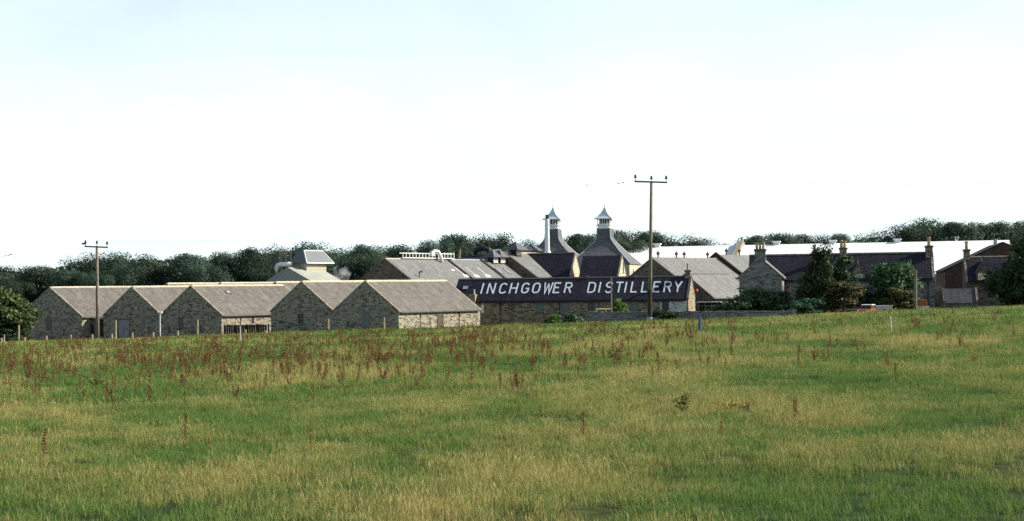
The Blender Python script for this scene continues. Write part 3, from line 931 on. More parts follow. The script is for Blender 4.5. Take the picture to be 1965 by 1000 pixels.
# lettering: strokes of paint laid on the slates
def arc(cx, cy, rx, ry, a0, a1, n=9):
    return [(cx + rx * math.cos(R(a0 + (a1 - a0) * i / n)), cy + ry * math.sin(R(a0 + (a1 - a0) * i / n))) for i in range(n + 1)]
GL = {
    'I': (0.12, [[(0.06, 0), (0.06, 1)]]),
    'N': (0.72, [[(0.06, 0), (0.06, 1)], [(0.66, 0), (0.66, 1)], [(0.06, 1), (0.66, 0)]]),
    'C': (0.70, [arc(0.36, 0.70, 0.30, 0.245, 20, 180, 8) + arc(0.36, 0.30, 0.30, 0.245, 180, 340, 8)]),
    'H': (0.72, [[(0.06, 0), (0.06, 1)], [(0.66, 0), (0.66, 1)], [(0.06, 0.5), (0.66, 0.5)]]),
    'G': (0.72, [arc(0.36, 0.70, 0.30, 0.245, 20, 180, 8) + arc(0.36, 0.30, 0.30, 0.245, 180, 360, 8) + [(0.66, 0.46), (0.40, 0.46)]]),
    'O': (0.72, [arc(0.36, 0.70, 0.30, 0.245, 0, 180, 8) + arc(0.36, 0.30, 0.30, 0.245, 180, 360, 8) + [(0.66, 0.70)]]),
    'W': (0.80, [[(0.04, 1), (0.20, 0.04), (0.40, 0.88)], [(0.40, 0.88), (0.60, 0.04), (0.76, 1)]]),
    'E': (0.62, [[(0.62, 0.95), (0.06, 0.95), (0.06, 0.05), (0.62, 0.05)], [(0.06, 0.52), (0.5, 0.52)]]),
    'R': (0.70, [[(0.06, 0), (0.06, 0.95), (0.40, 0.95)] + arc(0.40, 0.73, 0.22, 0.22, 90, -90, 7) + [(0.06, 0.51)], [(0.38, 0.51), (0.64, 0)]]),
    'D': (0.72, [[(0.06, 0.05), (0.06, 0.95), (0.36, 0.95)] + arc(0.36, 0.70, 0.30, 0.25, 90, 0, 5) + arc(0.36, 0.30, 0.30, 0.25, 0, -90, 5) + [(0.06, 0.05)]]),
    'S': (0.66, [arc(0.33, 0.735, 0.27, 0.215, 20, 180, 7) + arc(0.33, 0.735, 0.27, 0.215, 190, 270, 4) + arc(0.33, 0.265, 0.27, 0.255, 90, -160, 11)]),
    'T': (0.66, [[(0, 0.95), (0.66, 0.95)], [(0.33, 0), (0.33, 0.95)]]),
    'L': (0.58, [[(0.06, 1), (0.06, 0.05), (0.58, 0.05)]]),
    'Y': (0.70, [[(0.05, 1), (0.35, 0.45)], [(0.65, 1), (0.35, 0.45), (0.35, 0)]]),
}
def strip(path, th):
    P = [Vector(q) for i, q in enumerate(path) if i == 0 or math.dist(q, path[i - 1]) > 1e-4]
    L_, R_ = [], []
    for i, q in enumerate(P):
        d0 = (q - P[i - 1]).normalized() if i else (P[1] - q).normalized()
        d1 = (P[i + 1] - q).normalized() if i < len(P) - 1 else d0
        n0 = Vector((-d0.y, d0.x)); n1 = Vector((-d1.y, d1.x))
        mm = (n0 + n1)
        mm = mm.normalized() if mm.length > 1e-4 else n0
        k = th / 2 / max(0.35, mm.dot(n0))
        L_.append(q + mm * k); R_.append(q - mm * k)
    return L_, R_
LH = 20.5 / 40.5 * math.hypot(INC.hw, INC.zr - INC.ze)      # letter height on the slope
TEXT = list(zip('INCHGOWER', (921.5, 933, 956, 976, 998.5, 1019.5, 1041, 1060, 1081.5))) + list(zip('DISTILLERY', (1126, 1147.5, 1160, 1179.5, 1197.5, 1209, 1229.5, 1251.5, 1272.5, 1292)))
for i, (ch, u) in enumerate(TEXT):
    fr = (u - 921) / (1292 - 921)
    v = 565.3 + (562.2 - 565.3) * fr
    p = INC.pick('roof', u, v)
    t0 = INC.down(p.z)
    wid, strokes = GL[ch]
    sx_ = LH * 0.70
    mb = MB()
    for j, st in enumerate(strokes):
        l_, r_ = strip(st, 0.125)
        lift = 0.035 + 0.004 * j
        for k in range(len(l_) - 1):
            q = [l_[k], l_[k + 1], r_[k + 1], r_[k]]
            top = [INC.roof_pt(p.y + a.x * sx_, t0 - a.y * LH, lift) for a in q]
            bot = [INC.roof_pt(p.y + a.x * sx_, t0 - a.y * LH, -0.02) for a in q]
            mb.add(top, [(0, 1, 2, 3)])
            mb.add(top + bot, [(0, 4, 5, 1), (2, 6, 7, 3)])
    mb.build('letter', M['lettering'], INC.root)

# ------------------------------------------------------------------ malt house range behind
MH = by_gable('malt_house', 'tall grey slated malt house with white railings along its ridge', 'building', (738, 498), 276, (803, 550), TH, 0.0, far=(962, 502))
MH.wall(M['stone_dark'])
MH.roof(M['slate_pale'], y0=0.3)
MH.skew(-0.05, 0.3, M['skew_dark'], th=0.2)
seams = [solve_u(Vector((MH.root.location.x, MH.root.location.y, 0)), ay35, u, 500) for u in (858, 922)]
for a in seams: MH.skew(a - 0.25, a + 0.25, M['timber_dark'], th=0.34)  # dark colour stands for the shaded side of each raised coping
MH.ridge(M['ridge'], 0.3, seams[0] - 0.3, w=0.14)
MH.ridge(M['lead'], seams[0] + 0.3, MH.L, w=0.12)
mw = solve_u(Vector((MH.root.location.x, MH.root.location.y, 0)), ay35, 770, 500)
me_ = solve_u(Vector((MH.root.location.x, MH.root.location.y, 0)), ay35, 868, 500)
zr_ = MH.zr + 0.3
rail = MB()
for k in range(2):
    rail.box(-0.4 - 0.03 + k * 0.8, -0.4 + 0.03 + k * 0.8, mw, me_, zr_ + 0.85, zr_ + 0.95)
rl = rail.build('top_rail', M['white_paint'], MH.root)
MB().box(-0.45, 0.45, mw, me_, zr_ - 0.02, zr_ + 0.12).build('walkway', M['white_paint'], MH.root)
for i in range(17):
    yy = mw + (me_ - mw) * i / 16
    MB().box(0.36, 0.44, yy - 0.045, yy + 0.045, zr_ + 0.12, zr_ + (0.85 if i < 13 else 1.15)).build('baluster', M['white_paint'], MH.root)
dy = solve_u(Vector((MH.root.location.x, MH.root.location.y, 0)), ay35, 836, 500)
MB().tube([(1.0, dy + 0.6, zr_ - 0.6), (0.95, dy + 0.3, zr_ + 0.5), (0.8, dy - 0.2, zr_ + 1.25), (0.5, dy - 0.9, zr_ + 1.4), (0.3, dy - 1.5, zr_ + 1.0)], [0.3, 0.3, 0.3, 0.3, 0.28], 10).build('duct', M['white_paint'], MH.root, smooth=True)
MB().tube([(0.2, dy - 1.6, zr_ + 0.9), (0.75, dy - 1.6, zr_ + 0.9)], 0.5, 12).build('fan_housing', M['steel'], MH.root)
for u in (893, 913, 935):
    p = MH.pick('roof', u, 531.5); MH.roof_panel(p.y, p.z, 1.4, 0.7, 'roof_vent', M['white_paint'], 0.1)
    p = MH.pick('roof', u - 9, 524); MH.roof_panel(p.y, p.z, 0.16, 3.4, 'glazing_bar', M['white_paint'], 0.06)
for u, v in ((960, 523), (977, 523)):
    pass
p = MH.pick('roof', 804, 533); t_ = MH.down(p.z)
q = MH.roof_pt(p.y, t_, 0)
MB().tube([q, (q[0], q[1], q[2] + 0.8), (q[0] + 0.2, q[1] + 0.25, q[2] + 1.0), (q[0] + 0.35, q[1] + 0.5, q[2] + 0.85)], 0.14, 8).build('vent_pipe', M['gutter'], MH.root)
p = MH.pick('roof', 868, 520); MH.roof_panel(p.y, p.z, 0.9, 0.3, 'roof_vent', M['white_paint'], 0.08)
# wing slope on the left of the gable
MB().hull8([(-MH.hw - 3.4, 1.0, -1), (-MH.hw + 0.1, 1.0, -1), (-MH.hw + 0.1, 14, -1), (-MH.hw - 3.4, 14, -1)],
           [(-MH.hw - 3.4, 1.0, MH.ze - 1.2), (-MH.hw + 2.8, 1.0, MH.ze + 2.6), (-MH.hw + 2.8, 14, MH.ze + 2.6), (-MH.hw - 3.4, 14, MH.ze - 1.2)]).build('side_wing', M['slate_dark'], MH.root)

def vent_tower(parent_b, a, x, z0, w, h, roof_h, over, face_mat, roof_mat):
    """louvred box vent with a little pyramid roof, square to its building"""
    hw = w / 2
    o = MB().box(x - hw, x + hw, a - hw, a + hw, z0 - 1.2, z0 + h).build('ridge_vent', M['timber_dark'], parent_b.root)
    for k in range(4):
        z = z0 + h * (0.05 + 0.24 * k)
        MB().box(x + hw - 0.02, x + hw + 0.06, a - hw, a + hw, z, z + h * 0.13).build('louvre', M[face_mat], o)
    r_ = hw + over
    MB().add([(x - r_, a - r_, z0 + h), (x + r_, a - r_, z0 + h), (x + r_, a + r_, z0 + h), (x - r_, a + r_, z0 + h), (x, a, z0 + h + roof_h)], [(3, 2, 1, 0), (0, 1, 4), (1, 2, 4), (2, 3, 4), (3, 0, 4)]).build('vent_roof', M[roof_mat], o)
    return o
cm = Vector((MH.root.location.x, MH.root.location.y, 0))
for u in (944, 958): vent_tower(MH, solve_u(cm, ay35, u, 500) - 0.6, 0.55, MH.zr - 0.4, 1.5, 1.1, 1.6, 0.7, 'white_paint', 'slate_kiln')
for u in (962, 977):
    p = MH.pick('roof', u - 5, 522)
    MH.roof_panel(p.y, p.z, 0.7, 2.0, 'skylight', M['gutter'], 0.08, 0.08, M['skylight'])

dM = MH.root.location.y + ay35.y * MH.L
MT = by_gable('malt_house_end', 'taller malt house block with dark left gable and a hooded ridge vent', 'building', (966.5, 486.5), dM + 0.3, (1034, 537), TH, 0.0, L=15)
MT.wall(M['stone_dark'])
MT.roof(M['slate_pale'], y0=0.3)
MT.skew(-0.05, 0.35, M['skew_dark'], th=0.3)
MT.ridge(M['ridge'], 0.3)
cm2 = Vector((MT.root.location.x, MT.root.location.y, 0))
vent_tower(MT, solve_u(cm2, ay35, 985, 487), 0.5, MT.zr - 0.2, 1.7, 0.9, 1.7, 1.1, 'white_paint', 'slate_kiln')

# dark cross range in front of the left kiln
GR_ = by_ridge('shaded_slate_range', 'shaded slate range with pale sunlit gable below the left kiln', 'building', (1004, 489), 312, 1104.5, -15, 0.0, 9.5, (1094, 533))
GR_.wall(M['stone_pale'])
GR_.roof(M['slate_dark'], y1=GR_.L - 0.25)
GR_.skew(GR_.L - 0.25, GR_.L + 0.05, M['skew'], th=0.16, over=0.1)
GR_.ridge(M['skew_dark'], 0, GR_.L - 0.3, w=0.12)
GR_.gutter()
# wing in front of the right kiln
WG = by_ridge('kiln_wing', 'low dark slated wing with narrow sunlit gable in front of the right kiln', 'building', (1119, 493.5), 306, 1194, -15, 0.0, 8.0, (1184, 531))
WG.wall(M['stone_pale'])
WG.roof(M['slate_dark'], y1=WG.L - 0.25)
WG.skew(WG.L - 0.25, WG.L + 0.05, M['skew'], th=0.16, over=0.1)
WG.window_px('g1', 1196, 513, 0.8, 1.9, bars=(0, 1))
# dark roofs between malt house and kilns
BK = by_ridge('back_roof', 'dark low roof with pipes behind the malt house vents', 'building', (893, 492), 335, 960, -15, 2.0, 8, (955, 500))
BK.wall(M['stone_dark']); BK.roof(M['slate_dark'], y1=BK.L - 0.2)
a = BK.pick('roof', 925, 492).y
MB().tube([(0, a - 1.6, BK.zr + 0.3), (0, a - 1.4, BK.zr + 1.3), (0, a, BK.zr + 1.7), (0, a + 1.4, BK.zr + 1.3), (0, a + 1.6, BK.zr + 0.2)], 0.55, 10).build('duct', M['gutter'], BK.root, smooth=True)
MB().tube([(0, a - 5.2, BK.zr - 0.4), (0, a - 4.9, BK.zr + 1.6)], [0.22, 0.14], 6).build('flue', M['pot'], BK.root)
MB().tube([(0, a + 2.6, BK.zr + 0.9), (0, a + 4.0, BK.zr + 1.0)], 0.4, 8).build('vent_hood', M['zinc'], BK.root)

# ------------------------------------------------------------------ pagoda kilns
def kiln(u, d, label):
    c = at(u, 438, d)
    k = d / 285.0
    zb = 0.0
    root = tag(empty('kiln_tower', (c.x, c.y, zb), R(-15)), label, 'kiln', 'pagoda roofed kilns')
    prof = [(9.9, 5.75), (10.9, 4.75), (12.3, 3.3), (13.56, 2.15), (14.3, 1.55), (14.9, 1.27), (16.5, 1.17)]
    prof = [((z - 5.5) * k + 5.5, h * k) for z, h in prof]
    hb = prof[0][1] - 0.25
    MB().box(-hb, hb, -hb, hb, -1, prof[0][0] + 0.05).build('wall', M['stone_pale'], root)
    for sx_ in (-0.35, 0.35):
        w_ = MB().box(hb - 0.03, hb + 0.05, sx_ * hb - 0.5, sx_ * hb + 0.5, prof[0][0] - 2.4, prof[0][0] - 1.0).build('window', M['glass'], root)
    vs_, fs_ = [], []
    for z, h in prof: vs_ += [(-h, -h, z), (h, -h, z), (h, h, z), (-h, h, z)]
    for i in range(len(prof) - 1):
        for j in range(4):
            j2 = (j + 1) % 4
            fs_.append((i * 4 + j, i * 4 + j2, i * 4 + 4 + j2, i * 4 + 4 + j))
    fs_.append((3, 2, 1, 0))
    MB().add(vs_, fs_).build('roof', M['slate_kiln_y'], root)
    for sx_, sy_ in ((-1, -1), (1, -1), (1, 1), (-1, 1)):
        MB().tube([(sx_ * h, sy_ * h, z + 0.02) for z, h in prof], 0.11, 6).build('hip_flashing', M['lead'], root)
    z1 = prof[-1][0]
    n1 = prof[-1][1]
    lan = MB()
    for i, (zz, hh, th) in enumerate(((0, 0.18, 0.16), (0.16, -0.08, 0.4), (0.56, 0.22, 0.14), (0.70, 0.02, 0.2))):
        h = n1 + hh
        lan.box(-h, h, -h, h, z1 + zz * k, z1 + (zz + th) * k - 0.004)
    lt = lan.build('lantern', M['white_paint'], root)
    zb_, zt_ = z1 + 0.9 * k, z1 + 1.75 * k
    MB().box(-n1 + 0.35, n1 - 0.35, -n1 + 0.35, n1 - 0.35, zb_ - 0.02, zt_).build('louvre_core', M['timber_dark'], lt)
    h = n1 * 0.92
    for i in range(6):
        q = -h + 2 * h * i / 5
        for (x0, y0) in ((q, -h), (h, q)):
            MB().box(x0 - 0.07, x0 + 0.07, y0 - 0.07, y0 + 0.07, zb_, zt_).build('lantern_post', M['white_paint'], lt)
    cp = [(zt_, 1.62 * k), (zt_ + 0.12 * k, 1.6 * k), (zt_ + 0.45 * k, 1.12 * k), (zt_ + 0.95 * k, 0.66 * k), (zt_ + 1.55 * k, 0.3 * k), (zt_ + 2.15 * k, 0.04)]
    vs_, fs_ = [], []
    for z, hh in cp: vs_ += [(-hh, -hh, z), (hh, -hh, z), (hh, hh, z), (-hh, hh, z)]
    for i in range(len(cp) - 1):
        for j in range(4):
            j2 = (j + 1) % 4
            fs_.append((i * 4 + j, i * 4 + j2, i * 4 + 4 + j2, i * 4 + 4 + j))
    fs_.append((3, 2, 1, 0)); fs_.append(tuple(range(len(cp) * 4 - 4, len(cp) * 4)))
    cpo = MB().add(vs_, fs_).build('pagoda_cap', M['zinc'], root)
    for j in range(4):
        cs = [(-1, -1), (1, -1), (1, 1), (-1, 1)][j]
        MB().tube([(cs[0] * hh, cs[1] * hh, z + 0.01) for z, hh in cp], 0.055, 5).build('cap_rib', M['lead'], cpo)
    zf = cp[-1][0]
    MB().lathe([(zf - 0.05, 0.06), (zf + 0.35, 0.05), (zf + 0.42, 0.12), (zf + 0.52, 0.05), (zf + 1.1, 0.015)], 0, 0, 6).build('finial', M['lead'], cpo)
    return root

def slate_any(name):
    """slate for roofs seen from two sides: courses by height only"""
    m = M['slate_kiln'].copy(); m.name = name
    t = m.node_tree
    sp = [n for n in t.nodes if n.type == 'SEPXYZ'][0]; cb = [n for n in t.nodes if n.type == 'COMBXYZ'][0]
    s = N(t, 'ShaderNodeMath', operation='ADD')
    t.links.new(sp.outputs['X'], s.inputs[0]); t.links.new(sp.outputs['Y'], s.inputs[1])
    t.links.new(s.outputs[0], cb.inputs['X'])
    return m
M['slate_kiln_y'] = slate_any('kiln_slate_all_round')
kiln(1160.5, 322, 'right pagoda kiln standing clear above the lettered roof')
kiln(1061.5, 326, 'left pagoda kiln partly behind the tall silver flue pipe')
# small pyramid cupola left of the kiln
c = at(1019, 485, 322)
cu = tag(empty('cupola', (c.x, c.y, 0), R(-15)), 'small pyramid slated cupola just left of the left kiln', 'cupola')
MB().box(-1.5, 1.5, -1.5, 1.5, -1, c.z + 0.2).build('wall', M['timber_dark'], cu)
for k in range(4): MB().box(0.9, 1.5, -1.56, -1.505, c.z - 1.0 + k * 0.3, c.z - 0.82 + k * 0.3).build('louvre', M['white_paint'], cu)
z0 = c.z + 0.2
rf = MB().add([(-2.3, -2.3, z0), (2.3, -2.3, z0), (2.3, 2.3, z0), (-2.3, 2.3, z0), (-0.7, -0.7, z0 + 1.1), (0.7, -0.7, z0 + 1.1), (0.7, 0.7, z0 + 1.1), (-0.7, 0.7, z0 + 1.1), (0, 0, z0 + 1.7)],
              [(3, 2, 1, 0), (0, 1, 5, 4), (1, 2, 6, 5), (2, 3, 7, 6), (3, 0, 4, 7), (4, 5, 8), (5, 6, 8), (6, 7, 8), (7, 4, 8)]).build('roof', M['slate_kiln_y'], cu)
for sx_, sy_ in ((-1, -1), (1, -1), (1, 1), (-1, 1)):
    MB().tube([(sx_ * 2.3, sy_ * 2.3, z0 + 0.02), (sx_ * 0.7, sy_ * 0.7, z0 + 1.12), (0, 0, z0 + 1.72)], 0.1, 5).build('hip_flashing', M['lead'], rf)
# silver flue pipe
c = at(1050.5, 489, 317); ct = at(1052, 412, 317)
fl = tag(empty('flue_pipe', (c.x, c.y, 0)), 'tall silver flue pipe with dark tip in front of the left kiln', 'flue')
MB().lathe([(1, 0.5), (c.z + 0.3, 0.5), (c.z + 7.0, 0.46), (ct.z - 0.9, 0.44)], 0, 0, 12).build('shaft', M['steel'], fl, smooth=True)
MB().lathe([(ct.z - 0.9, 0.38), (ct.z, 0.36)], 0.05, 0, 12).build('tip', M['insulator'], fl)
MB().lathe([(c.z - 0.4, 0.5), (c.z + 0.1, 0.72), (c.z + 0.5, 0.7), (c.z + 0.9, 0.5)], 0, 0, 12).build('base_collar', M['steel'], fl)

# ------------------------------------------------------------------ buildings right of the lettered range
HB = by_gable('grey_slated_store', 'large grey slated store with red clay ridge vents behind the telegraph pole', 'building', (1250, 496.5), 270, (1296, 532), TH - 4, 0.2, far=(1378, 500))
HB.wall(M['stone_dark'])
HB.roof(M['slate_pale'], y0=0.25)
HB.skew(-0.05, 0.25, M['skew_dark'], th=0.16)
HB.ridge(M['skew'], 0.3, w=0.12)
ch = Vector((HB.root.location.x, HB.root.location.y, 0)); ayH = axes(TH - 4)[1]
def clay_vent(b, a):
    z = b.zr + 0.25
    MB().lathe([(z - 0.2, 0.13), (z + 0.45, 0.13), (z + 0.5, 0.27), (z + 0.8, 0.33), (z + 0.9, 0.14), (z + 1.2, 0.04)], 0, a, 8).build('clay_vent', M['pot_red'], b.root)
for u in (1263, 1298, 1313, 1358): clay_vent(HB, solve_u(ch, ayH, u, 497))
dH = HB.root.location.y + ayH.y * HB.L
HE = by_gable('grey_slated_store_end', 'rear bay of the grey store with raised dark verge', 'building', (1373, 490.5), dH + 0.2, (1424, 531), TH - 4, 0.5, L=22)
HE.wall(M['stone_dark'])
HE.roof(M['slate_pale'], y0=0.4)
HE.skew(-0.05, 0.45, M['timber_dark'], th=0.5)
ch2 = Vector((HE.root.location.x, HE.root.location.y, 0))
for u in (1394, 1419): clay_vent(HE, solve_u(ch2, ayH, u, 495))
LB = by_gable('low_slated_store', 'low pale slated store tucked against the right end of the lettered range', 'building', (1316, 528), 255, (1367, 571), TH - 4, 0.3, far=(1400, 528))
LB.wall(M['stone_dark'])
LB.roof(M['slate_pale'], y0=0.2)
LB.skew(-0.05, 0.2, M['skew_dark'], th=0.15)
LB.ridge(M['skew_dark'], 0.2, w=0.12)
LB.gutter()
# open canopy by the gable
c = at(1341, 581, 226); c2 = at(1376, 583, 226)
cn = tag(empty('open_canopy', (c.x, c.y, 0.5), R(-12)), 'flat roofed open canopy with pale posts beside the lit gable', 'canopy')
wd = (c2.x - c.x) / math.cos(R(12)); zc = c.z - 0.5
MB().box(-0.3, wd + 0.5, -1.0, 2.6, zc, zc + 0.12).build('roof', M['lead'], cn)
for x_ in (0.05, wd * 0.35, wd * 0.7, wd): MB().box(x_ - 0.06, x_ + 0.06, -0.9, -0.78, -0.5, zc).build('post', M['pole'], cn)
MB().box(0.15, wd - 0.1, -0.86, -0.8, zc - 0.5, zc - 0.42).build('rail', M['pole'], cn)
MB().box(-0.2, wd + 0.4, 2.45, 2.6, -0.5, zc).build('back_boarding', M['timber_dark'], cn)
tag(MB().lathe([(0, 0.10), (0.2, 0.22), (0.42, 0.16), (0.5, 0.05)], 0, 0, 8).build('bell_housing', M['orange_paint'], None, loc=at(1337, 560.5, 241)), 'small orange alarm box on the lit gable of the lettered range', 'alarm box')

# ------------------------------------------------------------------ the houses at the right
TK = -12
HK = by_ridge('long_stone_house', 'long one and a half storey stone house with dormers and shaded slate roof', 'house', (1438, 493), 221, 1790, TK, 1.8, 6.8, (1786, 533.5))
HK.wall(M['stone_grey'])
HK.roof(M['slate_dark'], y1=HK.L - 0.3)
HK.skew(HK.L - 0.3, HK.L + 0.05, M['skew'], th=0.16, over=0.1)
HK.ridge(M['skew_dark'], 0, HK.L - 0.3, w=0.12)
HK.gutter()
HW_ = by_gable('house_cross_wing', 'stone cross wing with three tall chimney pots on its gable', 'house', (1458.5, 496), 209, (1500, 531), 90 + TK, 1.8, L=11.5)
HW_.wall(M['stone_grey'])
HW_.roof(M['slate_pale'], y0=0.25)
HW_.skew(-0.05, 0.25, M['skew'], th=0.14, over=0.1)
HW_.ridge(M['skew_dark'], 0.3, w=0.12)
HW_.chimney(0, 0.45, HW_.zr - 0.6, HW_.zr + 1.25, 1.45, 0.8, 3, mat='stone_grey', pot='pot', pot_h=0.95, pot_r=0.17)
MB().box(HW_.hw + 0.02, HW_.hw + 0.1, 1.5, 2.4, HW_.ze - 2.6, HW_.ze - 1.2).build('window', M['glass'], HW_.root)
HW_.gutter()
a = HK.pick('roof', 1618, 490).y
HK.chimney(0, a, HK.zr - 0.5, HK.zr + 1.05, 0.85, 1.0, 2, mat='stone_brown', pot='pot', pot_h=1.0, pot_r=0.2)
HK.chimney(0, HK.L - 0.5, HK.zr - 0.8, HK.zr + 1.15, 1.5, 0.95, 3, mat='stone_brown', pot='pot', pot_h=1.1, pot_r=0.19)
def dormer(b, u, w, z0, ze_, zr__, wz0, wz1, mat='stone_brown', pane='glass', back=3.4):
    a = b.pick('px', u, 532).y
    x1 = b.hw + 0.03
    h = w / 2
    o = [(-h, z0), (h, z0), (h, ze_), (0, zr__), (-h, ze_)]
    d = MB().extrude([(x1, a + y, z) for y, z in o], [(x1 - back, a + y, z) for y, z in o]).build('dormer', M[mat], b.root)
    sl = (zr__ - ze_) / h
    ov = 0.14
    P = [(-h - ov, ze_ - sl * ov + 0.01), (0, zr__ + 0.01), (h + ov, ze_ - sl * ov + 0.01), (h + ov, ze_ - sl * ov + 0.13), (0, zr__ + 0.15), (-h - ov, ze_ - sl * ov + 0.13)]
    MB().extrude([(x1 + 0.12, a + y, z) for y, z in P], [(x1 - back, a + y, z) for y, z in P]).build('dormer_roof', M['slate_dark'], d)
    Q = [(y * 1.01, z + 0.012) for y, z in P]
    MB().extrude([(x1 + 0.17, a + y, z) for y, z in Q], [(x1 + 0.121, a + y, z) for y, z in Q]).build('bargeboard', M['frame'], d)
    pn = MB().box(x1, x1 + 0.03, a - h * 0.62, a + h * 0.62, wz0, wz1).build('window', M[pane], d)
    fr = MB()
    for zz in (wz0 - 0.04, (wz0 + wz1) / 2 - 0.03, wz1 - 0.04): fr.box(x1 + 0.031, x1 + 0.07, a - h * 0.66, a + h * 0.66, zz, zz + 0.08)
    for yy in (-0.66, 0.58): fr.box(x1 + 0.031, x1 + 0.066, a + h * yy, a + h * (yy + 0.08), wz0, wz1)
    fr.build('frame', M['white_paint'], pn)
    MB().lathe([(zr__ + 0.1, 0.06), (zr__ + 0.5, 0.03), (zr__ + 0.7, 0.01)], x1 + 0.05, a, 6).build('finial', M['frame'], d)
zz = HK.ze
for u in (1647, 1748): dormer(HK, u, 1.75, zz - 1.4, zz + 0.75, zz + 2.0, zz - 0.95, zz + 0.55, pane='skylight')
HK.window_px('px', 1590, 560, 1.0, 1.5)
HK.window_px('px', 1668, 560, 1.0, 1.5)
HK.downpipe(HK.pick('px', 1781, 560).y)

HR = by_ridge('right_cottage', 'dark roofed cottage with a cream dormer window beside the big dark tree', 'house', (1850, 496), 216, 1985, TK, 2.2, 6.8, (1960, 538.5))
HR.wall(M['stone_dark'])
HR.roof(M['slate_dark'], y0=0.2)
HR.skew(-0.05, 0.2, M['skew'], th=0.14, over=0.1)
HR.ridge(M['skew'], 0.2, w=0.12)
HR.gutter()
HR.chimney(0, 0.35, HR.zr - 0.8, HR.zr + 1.25, 1.1, 0.8, 2, mat='stone_brown', pot='pot', pot_h=1.1, pot_r=0.2)
zz = HR.ze
dormer(HR, 1884, 1.5, zz - 0.8, zz + 1.2, zz + 2.6, zz - 0.2, zz + 1.05, mat='stone_dark', pane='cream_paint')
BN = by_gable('dark_barn', 'big dark boarded barn gable rising behind the right cottage', 'barn', (1925, 466), 231, (2040, 516), 90 + TK, 2.0, L=24)
BN.wall(M['timber_red'])
BN.roof(M['slate_dark'], y0=-0.1)
a_ = BN.pick('g0', 1915, 490)
MB().tube([(-0.8, 3, BN.zr - 0.5), (-0.8, 3, BN.zr + 0.6)], 0.3, 8).build('vent', M['post_white'], BN.root)
# small slated shed in front
SH = by_ridge('small_shed', 'small lean slate roofed shed at the foot of the right cottage', 'shed', (1809, 556.5), 204, 1873, TK, 2.6, 3.6, (1873, 580))
SH.wall(M['stone_grey'])
SH.roof(M['slate_mid'], y0=0.15, y1=SH.L - 0.15, th=0.1)
SH.skew(-0.1, 0.15, M['skew_dark'], th=0.2, over=0.1)
SH.skew(SH.L - 0.15, SH.L + 0.1, M['skew'], th=0.2, over=0.1)
# added pale block standing in for the sunlit gable edge of the house
c = at(1798, 540, 219)
yw = tag(MB().box(0, 0.9, -0.3, 0.3, -1, c.z - 2.2).build('lit_edge_pier', M['skew'], None, loc=(c.x - 0.4, c.y, 2.2), rz=R(TK)), 'added pale buttress standing in for the sunlit gable edge at the right end of the long house', 'buttress')

# ------------------------------------------------------------------ big white shed
WS = by_ridge('white_shed', 'huge low white roofed bonded shed stretching behind the houses', 'shed', (1190, 476.5), 437, 1937, -15, 4.0, 64, (1930, 505))
sl_ = 0.27
WS.ze = WS.zr - sl_ * WS.hw
WS.wall(M['grey_clad'])
WS.roof(M['white_sheet'], over=0.5, th=0.2)
cw = Vector((WS.root.location.x, WS.root.location.y, 0)); ayW = axes(-15)[1]
for u in (1261, 1490, 1598, 1722):
    a = solve_u(cw, ayW, u, 470)
    o = MB().box(-0.6, 0.6, a - 0.8, a + 0.8, WS.zr, WS.zr + 0.8).build('ridge_vent', M['zinc'], WS.root)
    MB().box(-0.8, 0.8, a - 1.1, a + 1.1, WS.zr + 0.8, WS.zr + 1.15).build('vent_cap', M['white_paint'], o)
a = solve_u(cw, ayW, 1422, 468)
WS.skew(a - 0.7, a + 0.7, M['skew'], lift=0.21, th=1.2, over=0.3)
# ------------------------------------------------------------------ pale still house with hooded vent, left
ST = by_gable('pale_still_house', 'pale sheeted still house with a hooded grey roof vent', 'building', (553, 515), 318, (606, 546), TH, 0.0, far=(612, 516))
ST.wall(M['grey_clad'])
ST.roof(M['pale_sheet'], y0=-0.1, th=0.2)
sl_ = (ST.zr - ST.ze) / ST.hw
MB().hull8([(-ST.hw - 6, 4, -1), (-ST.hw + 0.2, 4, -1), (-ST.hw + 0.2, 16, -1), (-ST.hw - 6, 16, -1)],
           [(-ST.hw - 6, 4, ST.ze - 0.6), (-ST.hw + 0.2, 4, ST.ze + 1.6), (-ST.hw + 0.2, 16, ST.ze + 1.6), (-ST.hw - 6, 16, ST.ze - 0.6)]).build('side_wing', M['grey_clad'], ST.root)
ya, yb = 3.6, 9.6
hw_ = 1.75
mon = MB().box(-hw_, hw_, ya, yb, ST.zr - hw_ * sl_ - 0.5, ST.zr + 1.05).build('vent_wall', M['cream_clad'], ST.root)
z0 = ST.zr + 1.05
ho = 2.5
hood = [(-ho, ya - 0.7, z0), (ho, ya - 0.7, z0), (ho, yb + 1.6, z0), (-ho, yb + 1.6, z0), (-0.85, ya + 0.2, z0 + 2.6), (0.85, ya + 0.2, z0 + 2.6), (0.85, yb - 0.1, z0 + 2.6), (-0.85, yb - 0.1, z0 + 2.6)]
hd = MB().add(hood, [(3, 2, 1, 0), (4, 5, 6, 7), (0, 1, 5, 4), (1, 2, 6, 5), (2, 3, 7, 6), (3, 0, 4, 7)]).build('hood', M['cowl_grey'], ST.root)
MB().tube([hood[1], hood[5], hood[6]], 0.14, 6).build('hood_trim', M['white_paint'], hd)
MB().tube([hood[2], hood[6]], 0.12, 6).build('hood_trim', M['white_paint'], hd)
MB().tube([hood[1], hood[2]], 0.12, 6).build('hood_trim', M['white_paint'], hd)
pc_ = at(531, 518, 322)
pq = ST.inv @ pc_
MB().tube([(pq.x, pq.y, pq.z - 2), (pq.x, pq.y, pq.z + 0.3), (pq.x + 0.35, pq.y, pq.z + 0.9), (pq.x + 1.0, pq.y, pq.z + 1.1), (pq.x + 4, pq.y, pq.z + 1.1)], 0.5, 10).build('duct', M['white_paint'], ST.root, smooth=True)
